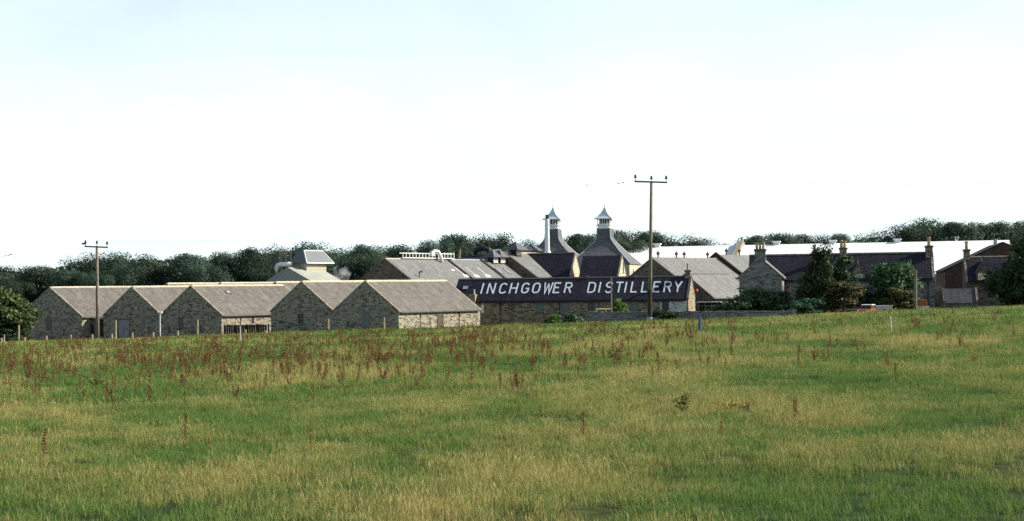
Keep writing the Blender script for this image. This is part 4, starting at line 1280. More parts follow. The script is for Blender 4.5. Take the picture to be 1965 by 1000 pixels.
# scaffold-like gantry at its left
g0 = at(537, 502, 323); g1 = at(557, 484, 323)
gq = tag(empty('rooftop_gantry', (g0.x, g0.y, 0)), 'brown steel rooftop gantry left of the hooded vent', 'gantry')
for dx_ in (0, 1.1, 2.1):
    for dy_ in (0, 1.4):
        MB().box(dx_ - 0.07, dx_ + 0.07, dy_ - 0.07, dy_ + 0.07, g0.z - 3.5, g1.z).build('upright', M['pole'], gq)
for k in range(4):
    z = g1.z - 0.14 - k * (g1.z - g0.z) / 3.4
    MB().box(-0.3, 2.3, -0.16, -0.07, z, z + 0.2).build('rail', M['pole'], gq)

# ------------------------------------------------------------------ boundary wall, poles, wires, posts
wl = tag(empty('boundary_wall', at(1137, 612, 192)), 'low grey stone boundary wall between the field and the lettered range', 'wall')
wl.location.z = 0
WP = [(1128, 598.5, 193), (1180, 598.5, 192), (1247, 598, 190.5), (1320, 597.5, 189), (1400, 597, 187.5), (1470, 596.5, 186.5), (1524, 596, 186)]
wpts = [at(*q) - wl.location for q in WP]
body = MB()
for k in range(len(wpts) - 1):
    a, b_ = wpts[k], wpts[k + 1]
    n = Vector((-(b_ - a).y, (b_ - a).x, 0)).normalized() * 0.22
    body.hull8([(*(a - n).xy, -0.5), (*(b_ - n).xy, -0.5), (*(b_ + n).xy, -0.5), (*(a + n).xy, -0.5)], [(*(a - n).xy, a.z - 0.14), (*(b_ - n).xy, b_.z - 0.14), (*(b_ + n).xy, b_.z - 0.14), (*(a + n).xy, a.z - 0.14)])
    steps = 9
    for i in range(steps):
        p0 = a.lerp(b_, i / steps); p1 = a.lerp(b_, (i + 0.96) / steps)
        m_ = n * 1.25; j = random.uniform(-0.03, 0.04)
        MB().hull8([(*(p0 - m_).xy, p0.z - 0.138), (*(p1 - m_).xy, p1.z - 0.138), (*(p1 + m_).xy, p1.z - 0.138), (*(p0 + m_).xy, p0.z - 0.138)], [(*(p0 - m_).xy, p0.z + j), (*(p1 - m_).xy, p1.z + j), (*(p1 + m_).xy, p1.z + j), (*(p0 + m_).xy, p0.z + j)]).build('cope_stone', M['stone_grey'], wl)
body.build('wall_face', M['dyke'], wl)
e_ = wpts[-1]
MB().box(e_.x - 0.25, e_.x + 0.25, e_.y - 0.3, e_.y + 0.3, -0.5, e_.z + 0.12).build('end_pier', M['stone_grey'], wl)

def power_pole(u_top, v_top, u_base, v_base, d, arm_l, arm_r, label, sleeve=False, bird=False):
    b_ = at(u_base, v_base, d); b_.z = gz(b_.x, b_.y) - 0.2
    t_ = at(u_top, v_top, d)
    o = tag(empty('power_pole', b_), label, 'power pole', 'wooden power line poles')
    top = t_ - b_
    MB().tube([(0, 0, 0), top * 0.5, top], [0.24, 0.21, 0.17], 10).build('shaft', M['pole'], o, smooth=True)
    al = at(*arm_l, d) - b_; ar = at(*arm_r, d) - b_
    dr_ = (ar - al)
    ang = math.atan2(dr_.z, dr_.x)
    mb = MB()
    mb.hull8([(al.x, -0.28, al.z - 0.1), (ar.x, -0.28, ar.z - 0.1), (ar.x, -0.16, ar.z - 0.1), (al.x, -0.16, al.z - 0.1)], [(al.x, -0.28, al.z + 0.1), (ar.x, -0.28, ar.z + 0.1), (ar.x, -0.16, ar.z + 0.1), (al.x, -0.16, al.z + 0.1)])
    mb.build('cross_arm', M['pole'], o)
    tips = []
    for q in (Vector((al.x + 0.12, -0.22, al.z)), Vector((top.x, 0, top.z - 0.1)), Vector((ar.x - 0.12, -0.22, ar.z))):
        ins = MB().lathe([(q.z + 0.05, 0.035), (q.z + 0.38, 0.035), (q.z + 0.4, 0.15), (q.z + 0.55, 0.17), (q.z + 0.6, 0.1), (q.z + 0.72, 0.13), (q.z + 0.82, 0.05)], q.x, q.y, 8).build('insulator', M['insulator'], o)
        tips.append(b_ + q + Vector((0, 0, 0.8)))
    if sleeve:
        MB().lathe([(1.0, 0.29), (4.1, 0.26)], top.x * 0.15, 0, 10).build('dark_sleeve', M['timber_dark'], o)
        MB().lathe([(0.05, 0.36), (0.85, 0.34)], 0, 0, 10).build('base_band', M['lead'], o)
    return o, tips
pr, tipsR = power_pole(1250, 349, 1246.5, 614, 186, (1217, 348.5), (1280, 350.5), 'tall wooden power pole standing before the lettered roof', sleeve=True)
pl_, tipsL = power_pole(186, 472, 187.5, 648, 208, (163, 473), (208, 475), 'shorter wooden power pole in front of the leftmost warehouses')
def span(a, b_, sag, label):
    pts = [a.lerp(b_, i / 24) - Vector((0, 0, 4 * sag * (i / 24) * (1 - i / 24))) for i in range(25)]
    tag(MB().tube([p_ - a for p_ in pts], 0.0045, 4).build('power_line', M['wire'], None, loc=a), label, 'wire', 'overhead power lines')
for k, nm in enumerate(('front', 'middle', 'rear')):
    span(tipsL[k], tipsR[k], 2.6, nm + ' overhead wire strung between the two power poles')
for k, nm in enumerate(('front', 'middle', 'rear')):
    span(tipsR[k], tipsR[k] + Vector((95, -12, 3)), 3.0, nm + ' overhead wire running right from the tall power pole')
# slim poles
def slim_pole(u, v0, v1, d, r_, mat, name, label, cat, lean=0.0, head=False):
    b_ = at(u, v1, d); z = gz(b_.x, b_.y)
    b_.z = min(b_.z, z) - 0.15 if abs(b_.z - z) < 2 else z - 0.15
    t_ = at(u + lean, v0, d)
    o = MB().tube([(0, 0, 0), t_ - b_], [r_, r_ * 0.85], 7).build(name, M[mat], None, loc=b_)
    if head:
        MB().lathe([((t_ - b_).z - 0.25, 0.06), ((t_ - b_).z - 0.1, 0.16), ((t_ - b_).z + 0.2, 0.42), ((t_ - b_).z + 0.26, 0.40)], (t_ - b_).x, 0, 10).build('lamp_head', M['white_paint'], o)
    return tag(o, label, cat)
slim_pole(1173, 532, 614, 192, 0.11, 'pole', 'thin_pole', 'thin grey pole in front of the letter S on the roof', 'pole')
slim_pole(1757, 518, 593, 186, 0.22, 'pole', 'telegraph_pole', 'short thick weathered pole before the long house dormer', 'pole')
slim_pole(307, 602, 644, 214, 0.1, 'post_white', 'yard_lamp', 'white yard lamp with conical head before the warehouse valley', 'lamp', head=True)

# fence posts along the field edge
ORD = ['first', 'second', 'third', 'fourth', 'fifth', 'sixth', 'seventh', 'eighth', 'ninth', 'tenth', 'eleventh', 'twelfth']
small = [(2.5, 649, 658), (47.5, 648, 656), (89, 645, 654), (135.5, 643, 652), (177, 642, 652), (214.5, 641, 650), (254, 639, 648), (294, 638, 647), (341, 635, 645), (471, 633, 640)]
for i, (u, v0, v1) in enumerate(small):
    slim_pole(u, v0 - 0.5, v1 + 2, 204 - i * 0.6, 0.15, 'post_pale', 'fence_post', 'short pale fence post, %s from the left along the warehouse edge' % ORD[i], 'fence post')['group'] = 'short fence posts by the warehouses'
for u, v0, v1, ln_, mat, d, lab in (
        (36, 624, 657, 0, 'post_pale', 203, 'tall yellowish fence post under the sycamore'),
        (7.5, 642, 662, 1, 'post_white', 198, 'leaning white marker post at the far left edge'),
        (222, 615, 650, 0, 'post_pale', 205, 'tall weathered fence post before the grey warehouse door'),
        (379, 614, 641, 0, 'post_pale', 202, 'tall fence post before the middle warehouse gable'),
        (462.5, 625, 662, -2, 'post_white', 180, 'leaning white post before the half shaded side wall'),
        (513, 615, 638, -1, 'post_white', 203, 'white post next to the orange marker'),
        (630, 612, 634, 0, 'post_pale', 201, 'tall fence post at the valley of the two right warehouses'),
        (737, 610, 632, 0, 'post_pale', 199, 'tall fence post before the nearest warehouse gable'),
        (828, 609, 628, -2, 'pole', 199, 'leaning dark post left of the brown warehouse door'),
        (914, 618, 645, 0, 'post_blue', 176, 'thin blue post below the left end of the lettered range'),
        (1343, 607, 641, 0, 'post_blue', 150, 'thin blue post in the field right of the tall power pole'),
        (1711, 607, 638, -3, 'post_white', 150, 'leaning white post in the right half of the field')):
    if mat in ('post_white', 'post_blue') and d < 199: d = field_hit(u, v1).y
    slim_pole(u, v0, v1, d, 0.13 if 'tall' in lab else (0.03 if mat == 'post_blue' else 0.055), mat, 'field_post', lab, 'post', lean=ln_)
c = at(510, 636, 203)
c.z = gz(c.x, c.y)
tag(MB().lathe([(-0.2, 0.32), (0.05, 0.3), (0.5, 0.26), (0.9, 0.16), (1.0, 0.05)], 0, 0, 10).build('marker_cone', M['orange_paint'], None, loc=c), 'small orange marker at the foot of the half shaded warehouse wall', 'marker')

# orange timber stack
c = at(1771, 592, 200); c.z = gz(c.x, c.y)
ts = tag(empty('timber_stack', c, R(TK)), 'stack of fresh orange boards by the long house corner', 'timber stack')
MB().box(-0.7, 0.75, -0.5, 0.5, -0.2, 0.35).build('white_base', M['white_paint'], ts)
for k in range(5): MB().box(-0.85 + random.uniform(-0.05, 0.05), 0.55 + random.uniform(-0.08, 0.08), -0.45, 0.4, 0.36 + k * 0.17, 0.36 + k * 0.17 + 0.145).build('board', M['orange'], ts)

# ------------------------------------------------------------------ vehicles
def vehicle(name, label, cat, loc, rz, prof, cabin, width, body_mat, roof_mat, wheels, cab_mat=None):
    """side outline extruded across, cabin with windows, four wheels"""
    o = tag(empty(name, loc, rz), label, cat)
    w = width / 2
    MB().extrude([(x, -w, z) for x, z in prof], [(x, w, z) for x, z in prof]).build('body', M[body_mat], o)
    wi = w * 0.84
    (x0, z0), (x1, z1), (x2, z2), (x3, z3) = cabin
    MB().hull8([(x0, -w * 0.97, z0), (x3, -w * 0.97, z3), (x3, w * 0.97, z3), (x0, w * 0.97, z0)], [(x1, -wi, z1), (x2, -wi, z2), (x2, wi, z2), (x1, wi, z1)]).build('cabin', M[cab_mat or body_mat], o)
    MB().hull8([(x1 - 0.03, -wi - .02, z1), (x2 + 0.03, -wi - .02, z2), (x2 + 0.03, wi + .02, z2), (x1 - 0.03, wi + .02, z1)], [(x1 + 0.1, -wi * .93, z1 + 0.07), (x2 - 0.1, -wi * .93, z2 + 0.07), (x2 - 0.1, wi * .93, z2 + 0.07), (x1 + 0.1, wi * .93, z1 + 0.07)]).build('car_roof', M[roof_mat], o)
    def lerp(a, b_, t): return a + (b_ - a) * t
    for sgn in (-1, 1):
        for t0, t1 in ((0.1, 0.47), (0.53, 0.9)):
            q = []
            for tz, ts_ in ((0.15, (t0, t1)), (0.85, (t1, t0))):
                for t in ts_:
                    xx = lerp(lerp(x0, x1, tz), lerp(x3, x2, tz), t); zz_ = lerp(z0, z1, tz); yy = sgn * (lerp(w * 0.97, wi, tz))
                    q.append((xx, yy, zz_))
            MB().hull8([(a, b_ - sgn * 0.05, c_) for a, b_, c_ in q], [(a, b_ + sgn * 0.02, c_) for a, b_, c_ in q]).build('side_window', M['glass'], o)
    for (xa, za), (xb, zb_), sgn in (((x0, z0), (x1, z1), -1), ((x3, z3), (x2, z2), 1)):
        q = []
        for tz, s_ in ((0.14, -1), (0.14, 1), (0.86, 1), (0.86, -1)):
            q.append((lerp(xa, xb, tz), s_ * 0.86 * lerp(w * 0.97, wi, tz), lerp(za, zb_, tz)))
        MB().hull8([(a - sgn * 0.05, b_, c_) for a, b_, c_ in q], [(a + sgn * 0.025, b_, c_) for a, b_, c_ in q]).build('windscreen', M['glass'], o)
    for xw in wheels:
        for sgn in (-1, 1):
            t_ = MB().tube([(xw, sgn * (w - 0.18), 0.3), (xw, sgn * (w + 0.01), 0.3)], 0.3, 14).build('wheel', M['tyre'], o)
            MB().tube([(xw, sgn * (w - 0.02), 0.3), (xw, sgn * (w + 0.025), 0.3)], 0.17, 10).build('hub', M['steel'], t_)
    xs = [p_[0] for p_ in prof]
    for sgn in (-1, 1):
        MB().tube([(min(xs) + 0.05, sgn * w * 0.72, 0.72), (min(xs) - 0.03, sgn * w * 0.72, 0.72)], 0.13, 8).build('headlight', M['white_paint'], o)
    return o
car_prof = [(-1.85, 0.3), (1.85, 0.3), (1.9, 0.75), (1.75, 0.95), (0.9, 1.0), (-0.75, 1.0), (-1.75, 0.88), (-1.92, 0.6)]
c = at(1665, 594, 193); c.z = gz(c.x, c.y) - 0.62
vehicle('parked_car', 'small red and white car parked before the garden bushes', 'car', c, R(58), car_prof, [(-0.85, 0.99), (-0.35, 1.47), (0.85, 1.47), (1.5, 0.98)], 1.6, 'red_paint', 'white_paint', (-1.2, 1.15))
c = at(1693, 594, 194); c.z = gz(c.x, c.y) - 0.3
tr_ = tag(empty('small_trailer', c, R(10)), 'low white trailer just right of the red car', 'trailer')
MB().hull8([(-1.1, -0.6, 0.4), (1.0, -0.6, 0.4), (1.0, 0.6, 0.4), (-1.1, 0.6, 0.4)], [(-1.2, -0.7, 0.95), (1.1, -0.7, 0.95), (1.1, 0.7, 0.95), (-1.2, 0.7, 0.95)]).build('tub', M['post_white'], tr_)
for sgn in (-1, 1): MB().tube([(0, sgn * 0.62, 0.25), (0, sgn * 0.78, 0.25)], 0.26, 12).build('wheel', M['tyre'], tr_)
MB().tube([(-1.1, 0, 0.42), (-2.0, 0, 0.42)], 0.05, 6).build('drawbar', M['gutter'], tr_)
van_prof = [(-2.1, 0.35), (2.1, 0.35), (2.1, 1.15), (-1.2, 1.15), (-2.0, 1.0), (-2.15, 0.7)]
c = at(1157, 600, 230); zt_ = at(1157, 592, 230).z
c.z = zt_ - 1.98
vehicle('cream_van', 'cream van behind the boundary wall left of the pale green shrub', 'van', c, R(-10), van_prof, [(-1.3, 1.14), (-0.9, 1.9), (2.05, 1.9), (2.09, 1.14)], 1.75, 'cream_paint', 'cream_paint', (-1.35, 1.35))

# ------------------------------------------------------------------ trees and shrubs
def leaf_cards(rng, centres, normals, size, jitter=0.5):
    """numpy: bent leaf-clump faces at centres, facing roughly outward"""
    n = len(centres)
    nr = normals + rng.normal(0, jitter, (n, 3))
    nr /= np.linalg.norm(nr, axis=1, keepdims=True) + 1e-9
    a = np.cross(nr, rng.normal(0, 1, (n, 3))); a /= np.linalg.norm(a, axis=1, keepdims=True) + 1e-9
    b = np.cross(nr, a)
    s = size * (0.55 + 0.9 * rng.random((n, 1)))
    w = s * (0.55 + 0.3 * rng.random((n, 1)))
    p0 = centres - a * s * 0.5
    p1 = centres + b * w * 0.5 + nr * s * 0.10 * rng.normal(0, 1, (n, 1))
    p2 = centres + a * s * 0.5
    p3 = centres - b * w * 0.5 + nr * s * 0.10 * rng.normal(0, 1, (n, 1))
    V = np.stack([p0, p1, p2, p3], 1).reshape(-1, 3)
    F = np.arange(n * 4).reshape(-1, 4)
    return V, F

def crown_mesh(name, seed, n, lobes, size, flat=0.75, low=0.12, ragged=0.25, form='round', big=1.0):
    """unit crown: z 0..1 above the ground, x/y within about 0.5; leaves on uneven lobes with gaps"""
    rng = np.random.default_rng(seed)
    L = []
    for i in range(lobes):
        t_ = rng.random()
        z = low + (0.97 - low) * (0.18 + 0.74 * t_)
        if form == 'round': rr = 0.36 * math.sqrt(max(0.05, 1 - ((z - 0.55) / 0.5) ** 2))
        elif form == 'cone': rr = 0.42 * (1.05 - z) ** 0.6
        else: rr = 0.34 * (1 - max(0, z - 0.4) ** 2 * 1.6)
        a = rng.random() * 6.283
        q = rr * math.sqrt(rng.random()) * 1.1
        r_ = rng.uniform(0.10, 0.19) * (1.15 if form != 'cone' else 0.75) * big
        L.append((q * math.cos(a), q * math.sin(a), min(z, 0.99 - r_ * flat), r_))
    C, Nn = [], []
    per = n // lobes
    for (x, y, z, r_) in L:
        d = rng.normal(0, 1, (per, 3)); d /= np.linalg.norm(d, axis=1, keepdims=True)
        k = rng.random((per, 1)) ** 0.35 * (1 + ragged * (rng.random((per, 1)) - 0.4))
        C.append(np.array([x, y, z]) + d * k * r_ * np.array([1, 1, flat]))
        Nn.append(d + np.array([0, 0, 0.35]))
    C = np.concatenate(C); Nn = np.concatenate(Nn)
    keep = C[:, 2] > low * 0.5
    V, F = leaf_cards(rng, C[keep], Nn[keep], size, 0.3 if big > 1 else 0.5)
    me = bpy.data.meshes.new(name)
    me.from_pydata(V.tolist(), [], F.tolist())
    return me

def trunk_mesh(name, seed, h=0.55, r_=0.028, limbs=6):
    rg = random.Random(seed)
    mb = MB()
    mb.tube([(0, 0, -0.03), (rg.uniform(-.01, .01), 0, h * 0.5), (rg.uniform(-.03, .03), rg.uniform(-.03, .03), h), (rg.uniform(-.05, .05), 0, h + 0.3)], [r_ * 1.3, r_, r_ * 0.75, r_ * 0.2], 7)
    for i in range(limbs):
        a = rg.random() * 6.283; z = h * rg.uniform(0.5, 1.05); l = rg.uniform(0.18, 0.32)
        mb.tube([(0, 0, z), (math.cos(a) * l * .5, math.sin(a) * l * .5, z + l * .35), (math.cos(a) * l, math.sin(a) * l, z + l * .8)], [r_ * .55, r_ * .4, r_ * .12], 5)
    return mb.mesh(name)

def tree(name, label, base, w, h, crown, trunk, mat, group=None, cat='tree', rz=None):
    o = tag(empty(name, base, random.random() * 6.28 if rz is None else rz), label, cat, group)
    o.scale = (w, w, h)
    if trunk is not None: link('trunk', trunk, None, o)
    c_ = link('crown', crown, None, o)
    c_.material_slots[0].link = 'OBJECT'
    c_.material_slots[0].material = mat
    return o

far_crowns = [crown_mesh('crown', 100 + i, 13000, 15 + 3 * (i % 3), 0.026, flat=0.72 + 0.1 * (i % 2), ragged=0.08, big=1.35) for i in range(7)]
far_trunks = [trunk_mesh('trunk', 200 + i) for i in range(4)]
for me_2 in far_crowns: me_2.materials.append(M['leaf_far'])
for me_2 in far_trunks: me_2.materials.append(M['bark'])

SKY = [(-30, 520, 110), (20, 508, 90), (78, 507, 85), (150, 489, 95), (212, 480, 110), (272, 481, 95), (338, 485, 110), (398, 489, 90), (440, 480, 80), (490, 471, 80), (540, 464, 95), (592, 461, 105), (650, 470, 100), (700, 467, 80),
       (770, 466, 95), (828, 458, 85), (880, 445, 85), (918, 450, 65), (957, 443, 80), (1008, 454, 80), (1098, 448, 95), (1150, 444, 80), (1200, 438, 75), (1250, 440, 75), (1303, 445, 80), (1345, 453, 70), (1388, 463, 40),
       (1440, 450, 75), (1490, 445, 95), (1556, 447, 75), (1608, 445, 50), (1665, 438, 95), (1735, 428, 85), (1787, 411, 95), (1840, 424, 85), (1890, 424, 85), (1940, 421, 90), (2000, 424, 90)]
def where(u):
    if u < 260: return 'the left power pole'
    if u < 520: return 'the middle warehouses'
    if u < 735: return 'the hooded still house'
    if u < 1030: return 'the malt house'
    if u < 1400: return 'the pagoda kilns'
    if u < 1700: return 'the left half of the white shed'
    return 'the right half of the white shed'
count = {}
rg = random.Random(3)
for i, (u, v, w) in enumerate(SKY):
    d = 475 + rg.uniform(-18, 18) if u > 700 else 410 + rg.uniform(-15, 15)
    top = at(u, v, d)
    zb = gz(top.x, top.y)
    sec = where(u); count[sec] = count.get(sec, 0) + 1
    lab = '%s skyline tree from the left behind %s' % (ORD[count[sec] - 1], sec)
    tree('woodland_tree', lab, (top.x, top.y, zb), w * 1.22 * d / F_PX, (top.z - zb) * 1.0, far_crowns[i % 7], far_trunks[i % 4], M['leaf_far'], 'woodland trees on the skyline')
count = {}
for k in range(40):
    u = -20 + k * 33 + rg.uniform(-9, 9)
    vs_ = np.interp(u, [q[0] for q in SKY], [q[1] for q in SKY]) + rg.uniform(14, 44)
    if u > 1230 or (1040 < u < 1080): continue
    d = 395 + rg.uniform(-8, 8) if u < 700 else 445 + rg.uniform(-10, 10)
    top = at(u, vs_, d)
    zb = gz(top.x, top.y)
    sec = where(u); count[sec] = count.get(sec, 0) + 1
    lab = '%s lower woodland tree from the left behind %s' % (ORD[min(11, count[sec] - 1)], sec)
    tree('woodland_tree', lab, (top.x, top.y, zb), rg.uniform(65, 95) * d / F_PX, top.z - zb, far_crowns[(k * 3 + 1) % 7], far_trunks[k % 4], M['leaf_far'], 'lower trees at the front of the wood')
# undergrowth that closes the wood below the crowns
rngu = np.random.default_rng(99)
n = 26000
uu = rngu.uniform(-90, 2060, n)
dd = np.where(uu < 700, rngu.uniform(412, 440, n), rngu.uniform(470, 505, n))
sk = np.interp(uu, [q[0] for q in SKY], [q[1] for q in SKY])
C = []
for a_, d_, s_ in zip(uu, dd, sk):
    r_ = ray(a_, s_)
    zt_ = EYE.z + r_.z * d_
    C.append((EYE.x + r_.x * d_, d_, 1.0 + (zt_ * 0.86 - 1.0) * rngu.random() ** 0.8))
C = np.array(C)
V, F = leaf_cards(rngu, C, np.tile(np.array([[0, -0.6, 0.5]]), (n, 1)), 1.1, 0.8)
me_2 = bpy.data.meshes.new('wood_undergrowth'); me_2.from_pydata(V.tolist(), [], F.tolist())
tag(link('wood_undergrowth', me_2, M['leaf_far']), 'dark undergrowth filling the wood between its trees', 'undergrowth', kind='stuff')

# garden trees and shrubs nearer by
def shrub(name, label, u, v_top, v_base, wpx, d, mat, seed, n=2600, size=0.07, lobes=18, form='bush', trunk=True, low=0.03, cat='shrub', flat=0.8, ragged=0.45):
    top = at(u, v_top, d)
    zb = min(gz(top.x, top.y), at(u, v_base, d).z) - 0.1
    cm_ = crown_mesh('crown', seed, n, lobes, size, flat=flat, low=low, form=form, ragged=ragged)
    cm_.materials.append(M[mat])
    tm = None
    if trunk:
        tm = trunk_mesh('trunk', seed, h=0.4, r_=0.03, limbs=8); tm.materials.append(M['bark'])
    return tree(name, label, (top.x, top.y, zb), wpx * 1.42 * d / F_PX, top.z - zb, cm_, tm, M[mat], cat=cat)
shrub('sycamore_tree', 'large leafy sycamore at the left edge beside the leftmost warehouse', -6, 544, 660, 104, 232, 'leaf_maple', 301, 6000, 0.055, 34, form='round', low=0.02, cat='tree')
shrub('dark_bush', 'added dark bush standing in for the black shade beneath the left sycamore', 14, 606, 662, 74, 230, 'leaf_dark', 319, 3000, 0.06, 18)  # added bush, dark leaves imitate the shade under the canopy
shrub('dark_tree', 'big dark tree filling the right edge before the cottage', 1970, 452, 592, 112, 192, 'leaf_dark', 302, 8000, 0.05, 40, form='bush', low=0.02, cat='tree')
shrub('dark_tree', 'lower dark tree below the big one at the right edge', 1950, 500, 594, 62, 190, 'leaf_dark', 303, 4500, 0.06, 26, form='bush', low=0.02, cat='tree')
shrub('garden_shrub', 'wide mid green shrub below the cross wing gable', 1426, 548, 602, 98, 204, 'leaf_mid', 304, 6000, 0.048, 30)
shrub('garden_shrub', 'mid green shrub between the wide shrub and the blue green bush', 1490, 556, 602, 64, 203, 'leaf_mid', 305, 4500, 0.055, 24)
shrub('blue_green_bush', 'rounded blue green bush beside the end of the boundary wall', 1552, 571, 602, 56, 197, 'leaf_blue', 306, 4200, 0.07, 16, flat=0.9)
shrub('upright_tree', 'lanky dark upright tree before the long house roof', 1573, 466, 598, 66, 203, 'leaf_dark', 307, 3400, 0.05, 30, form='cone', low=0.05, cat='tree', ragged=0.9)
shrub('upright_tree', 'dark tree climbing to the long house chimney', 1621, 484, 598, 56, 206, 'leaf_dark', 308, 3000, 0.05, 24, form='cone', low=0.05, cat='tree', ragged=0.9)
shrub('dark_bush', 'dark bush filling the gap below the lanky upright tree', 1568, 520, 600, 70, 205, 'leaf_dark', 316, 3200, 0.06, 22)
shrub('russet_bush', 'russet bush below the left dormer of the long house', 1619, 539, 601, 66, 199, 'leaf_russet', 309, 3600, 0.065, 20)
shrub('garden_tree', 'rounded green tree before the long house between its dormers', 1712, 498, 598, 74, 203, 'leaf_mid', 310, 5200, 0.055, 28, form='round', low=0.03, cat='tree')
shrub('russet_bush', 'russet leaved bush at the foot of the rounded green tree', 1723, 548, 600, 58, 199, 'leaf_russet', 311, 3000, 0.07, 18)
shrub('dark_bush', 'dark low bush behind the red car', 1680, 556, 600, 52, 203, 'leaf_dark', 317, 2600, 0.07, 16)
shrub('pale_shrub', 'pale green shrub before the lettered range wall beside the cream van', 1190, 571, 602, 33, 222, 'leaf_light', 312, 2200, 0.09, 14)
shrub('low_shrub', 'small bright green shrub at the field edge, left of two', 1063, 603, 621, 30, 198, 'leaf_light', 313, 1800, 0.1, 12, trunk=False)
shrub('low_shrub', 'small dark green shrub at the field edge, right of two', 1100, 600.5, 620, 38, 199, 'leaf_mid', 314, 2000, 0.09, 12, trunk=False)
shrub('low_hedge', 'low dark hedge clump before the whitewashed wall', 1270, 595, 613, 36, 187, 'leaf_dark', 315, 2000, 0.09, 14, trunk=False)
shrub('low_hedge', 'right half of the low dark hedge before the whitewashed wall', 1293, 596, 612, 32, 187, 'leaf_dark', 318, 1800, 0.09, 12, trunk=False)

# ------------------------------------------------------------------ docks and field weeds
def dock_mesh(name, seed, stems, h, spread_, dense):
    rg2 = random.Random(seed); rn = np.random.default_rng(seed)
    mb = MB(); C = []
    for s_ in range(stems):
        a = rg2.random() * 6.283; l = spread_ * rg2.random()
        hh = h * rg2.uniform(0.7, 1.05)
        bx_, by_ = 0.05 * math.cos(a), 0.05 * math.sin(a)
        tx, ty = bx_ + l * math.cos(a) + rg2.uniform(-.04, .04), by_ + l * math.sin(a)
        mb.tube([(bx_, by_, -0.05), ((bx_ + tx) / 2, (by_ + ty) / 2, hh * 0.5), (tx, ty, hh)], [0.011, 0.009, 0.004], 4)
        n = int(dense * hh / h)
        t_ = 0.32 + 0.68 * rn.random(n)
        whorl = np.round(t_ * 13) / 13 * 0.6 + t_ * 0.4
        rr_ = 0.048 * (1.15 - whorl) + 0.012
        C.append(np.stack([bx_ + (tx - bx_) * whorl + rn.normal(0, 1, n) * rr_, by_ + (ty - by_) * whorl + rn.normal(0, 1, n) * rr_, hh * whorl], 1))
    C = np.concatenate(C)
    V, F = leaf_cards(rn, C, rn.normal(0, 1, C.shape), 0.05, 0.5)
    return mb.mesh('stem'), V, F
docks = []
for i, (st, h, sp, dn) in enumerate(((1, 0.8, 0.05, 150), (1, 0.75, 0.12, 130), (2, 0.8, 0.16, 110), (3, 0.75, 0.25, 100), (5, 0.8, 0.32, 90), (1, 0.9, 0.03, 170))):
    sm, V, F = dock_mesh('dock', 400 + i, st, h, sp, dn)
    nst = len(sm.vertices)
    me_2 = bpy.data.meshes.new('dock_plant')
    sv = [tuple(v_.co) for v_ in sm.vertices]; sf = [tuple(p_.vertices) for p_ in sm.polygons]
    me_2.from_pydata(sv + V.tolist(), [], sf + [tuple(k + nst for k in f) for f in F.tolist()])
    me_2.materials.append(M['dock_stem']); me_2.materials.append(M['dock'])
    me_2.polygons.foreach_set('material_index', [0] * len(sf) + [1] * len(F))
    docks.append(me_2)

def dock_at(u, v_base, hpx, proto, label, group=None, wide=1.0):
    p_ = field_hit(u, v_base)
    o = link('dock_plant', docks[proto], None, None, loc=p_, rz=random.random() * 6.28)
    k = (hpx * p_.y / F_PX + (0.0 if group else 0.2)) / 0.8
    o.scale = (max(0.5, k * 0.8) * wide, max(0.5, k * 0.8) * wide, k)
    return tag(o, label, 'dock', group)
for u, v, h, k, lab in (
        (80, 897, 52, 5, 'single dark rust dock stalk at the lower left of the field'),
        (354, 850, 42, 0, 'single rust dock stalk in the left foreground right of the tallest one'),
        (402, 873, 18, 0, 'short rust dock stalk low in the left foreground'),
        (1529, 812, 42, 2, 'bent dark rust dock in the right foreground'),
        (997, 754, 42, 4, 'clump of five rust dock stalks in the centre of the field'),
        (287, 766, 44, 1, 'rust dock standing alone left of centre in mid field'),
        (811, 741, 30, 2, 'pair of rust dock stalks below the lit warehouse wall'),
        (1719, 743, 36, 0, 'single rust dock in the right half of mid field'),
        (1669, 734, 16, 1, 'short leaning rust dock left of the single one at right'),
        (1122, 848, 48, 1, 'thin sparse dock stalk in the right centre foreground'),
        (902, 742, 40, 1, 'thin rust dock left of the centre clump'),
        (1266, 728, 44, 0, 'upright rust dock below the tall power pole'),
        (1229, 695, 24, 3, 'bushy rust dock below the tall power pole, nearer the wall'),
        (1184, 712, 30, 2, 'rust dock pair right of the reddish patch'),
        (600, 868, 36, 1, 'thin dock stalk in the left centre foreground'),
        (64, 766, 22, 1, 'small rust dock near the left edge in mid field'),
        (555, 728, 34, 3, 'loose rust dock clump left of centre'),
        (440, 736, 40, 4, 'broad rust dock clump in the left of mid field'),
        (1405, 690, 26, 2, 'rust dock right of the tall power pole'),
        (1531, 702, 28, 2, 'rust dock pair in the right of mid field'),
        (1565, 698, 26, 4, 'bushy rust dock in the right of mid field'),
        (1580, 696, 22, 2, 'small rust dock beside the bushy one at right'),
        (1798, 661, 22, 2, 'rust dock below the right cottage shed'),
        (1836, 652, 24, 1, 'rust dock near the far right edge of the field'),
        (1655, 668, 20, 1, 'rust dock left of the leaning white post'),
        (1929, 826, 24, 1, 'thin dock stalk at the right edge of the foreground'),
        (1385, 848, 28, 1, 'curved dock stalk in the right centre foreground'),
        (1325, 656, 28, 3, 'dense rust dock clump just right of the tall pole'),
        (603, 780, 36, 1, 'slim rust dock in left centre mid field')):
    dock_at(u, v, h, k, lab)
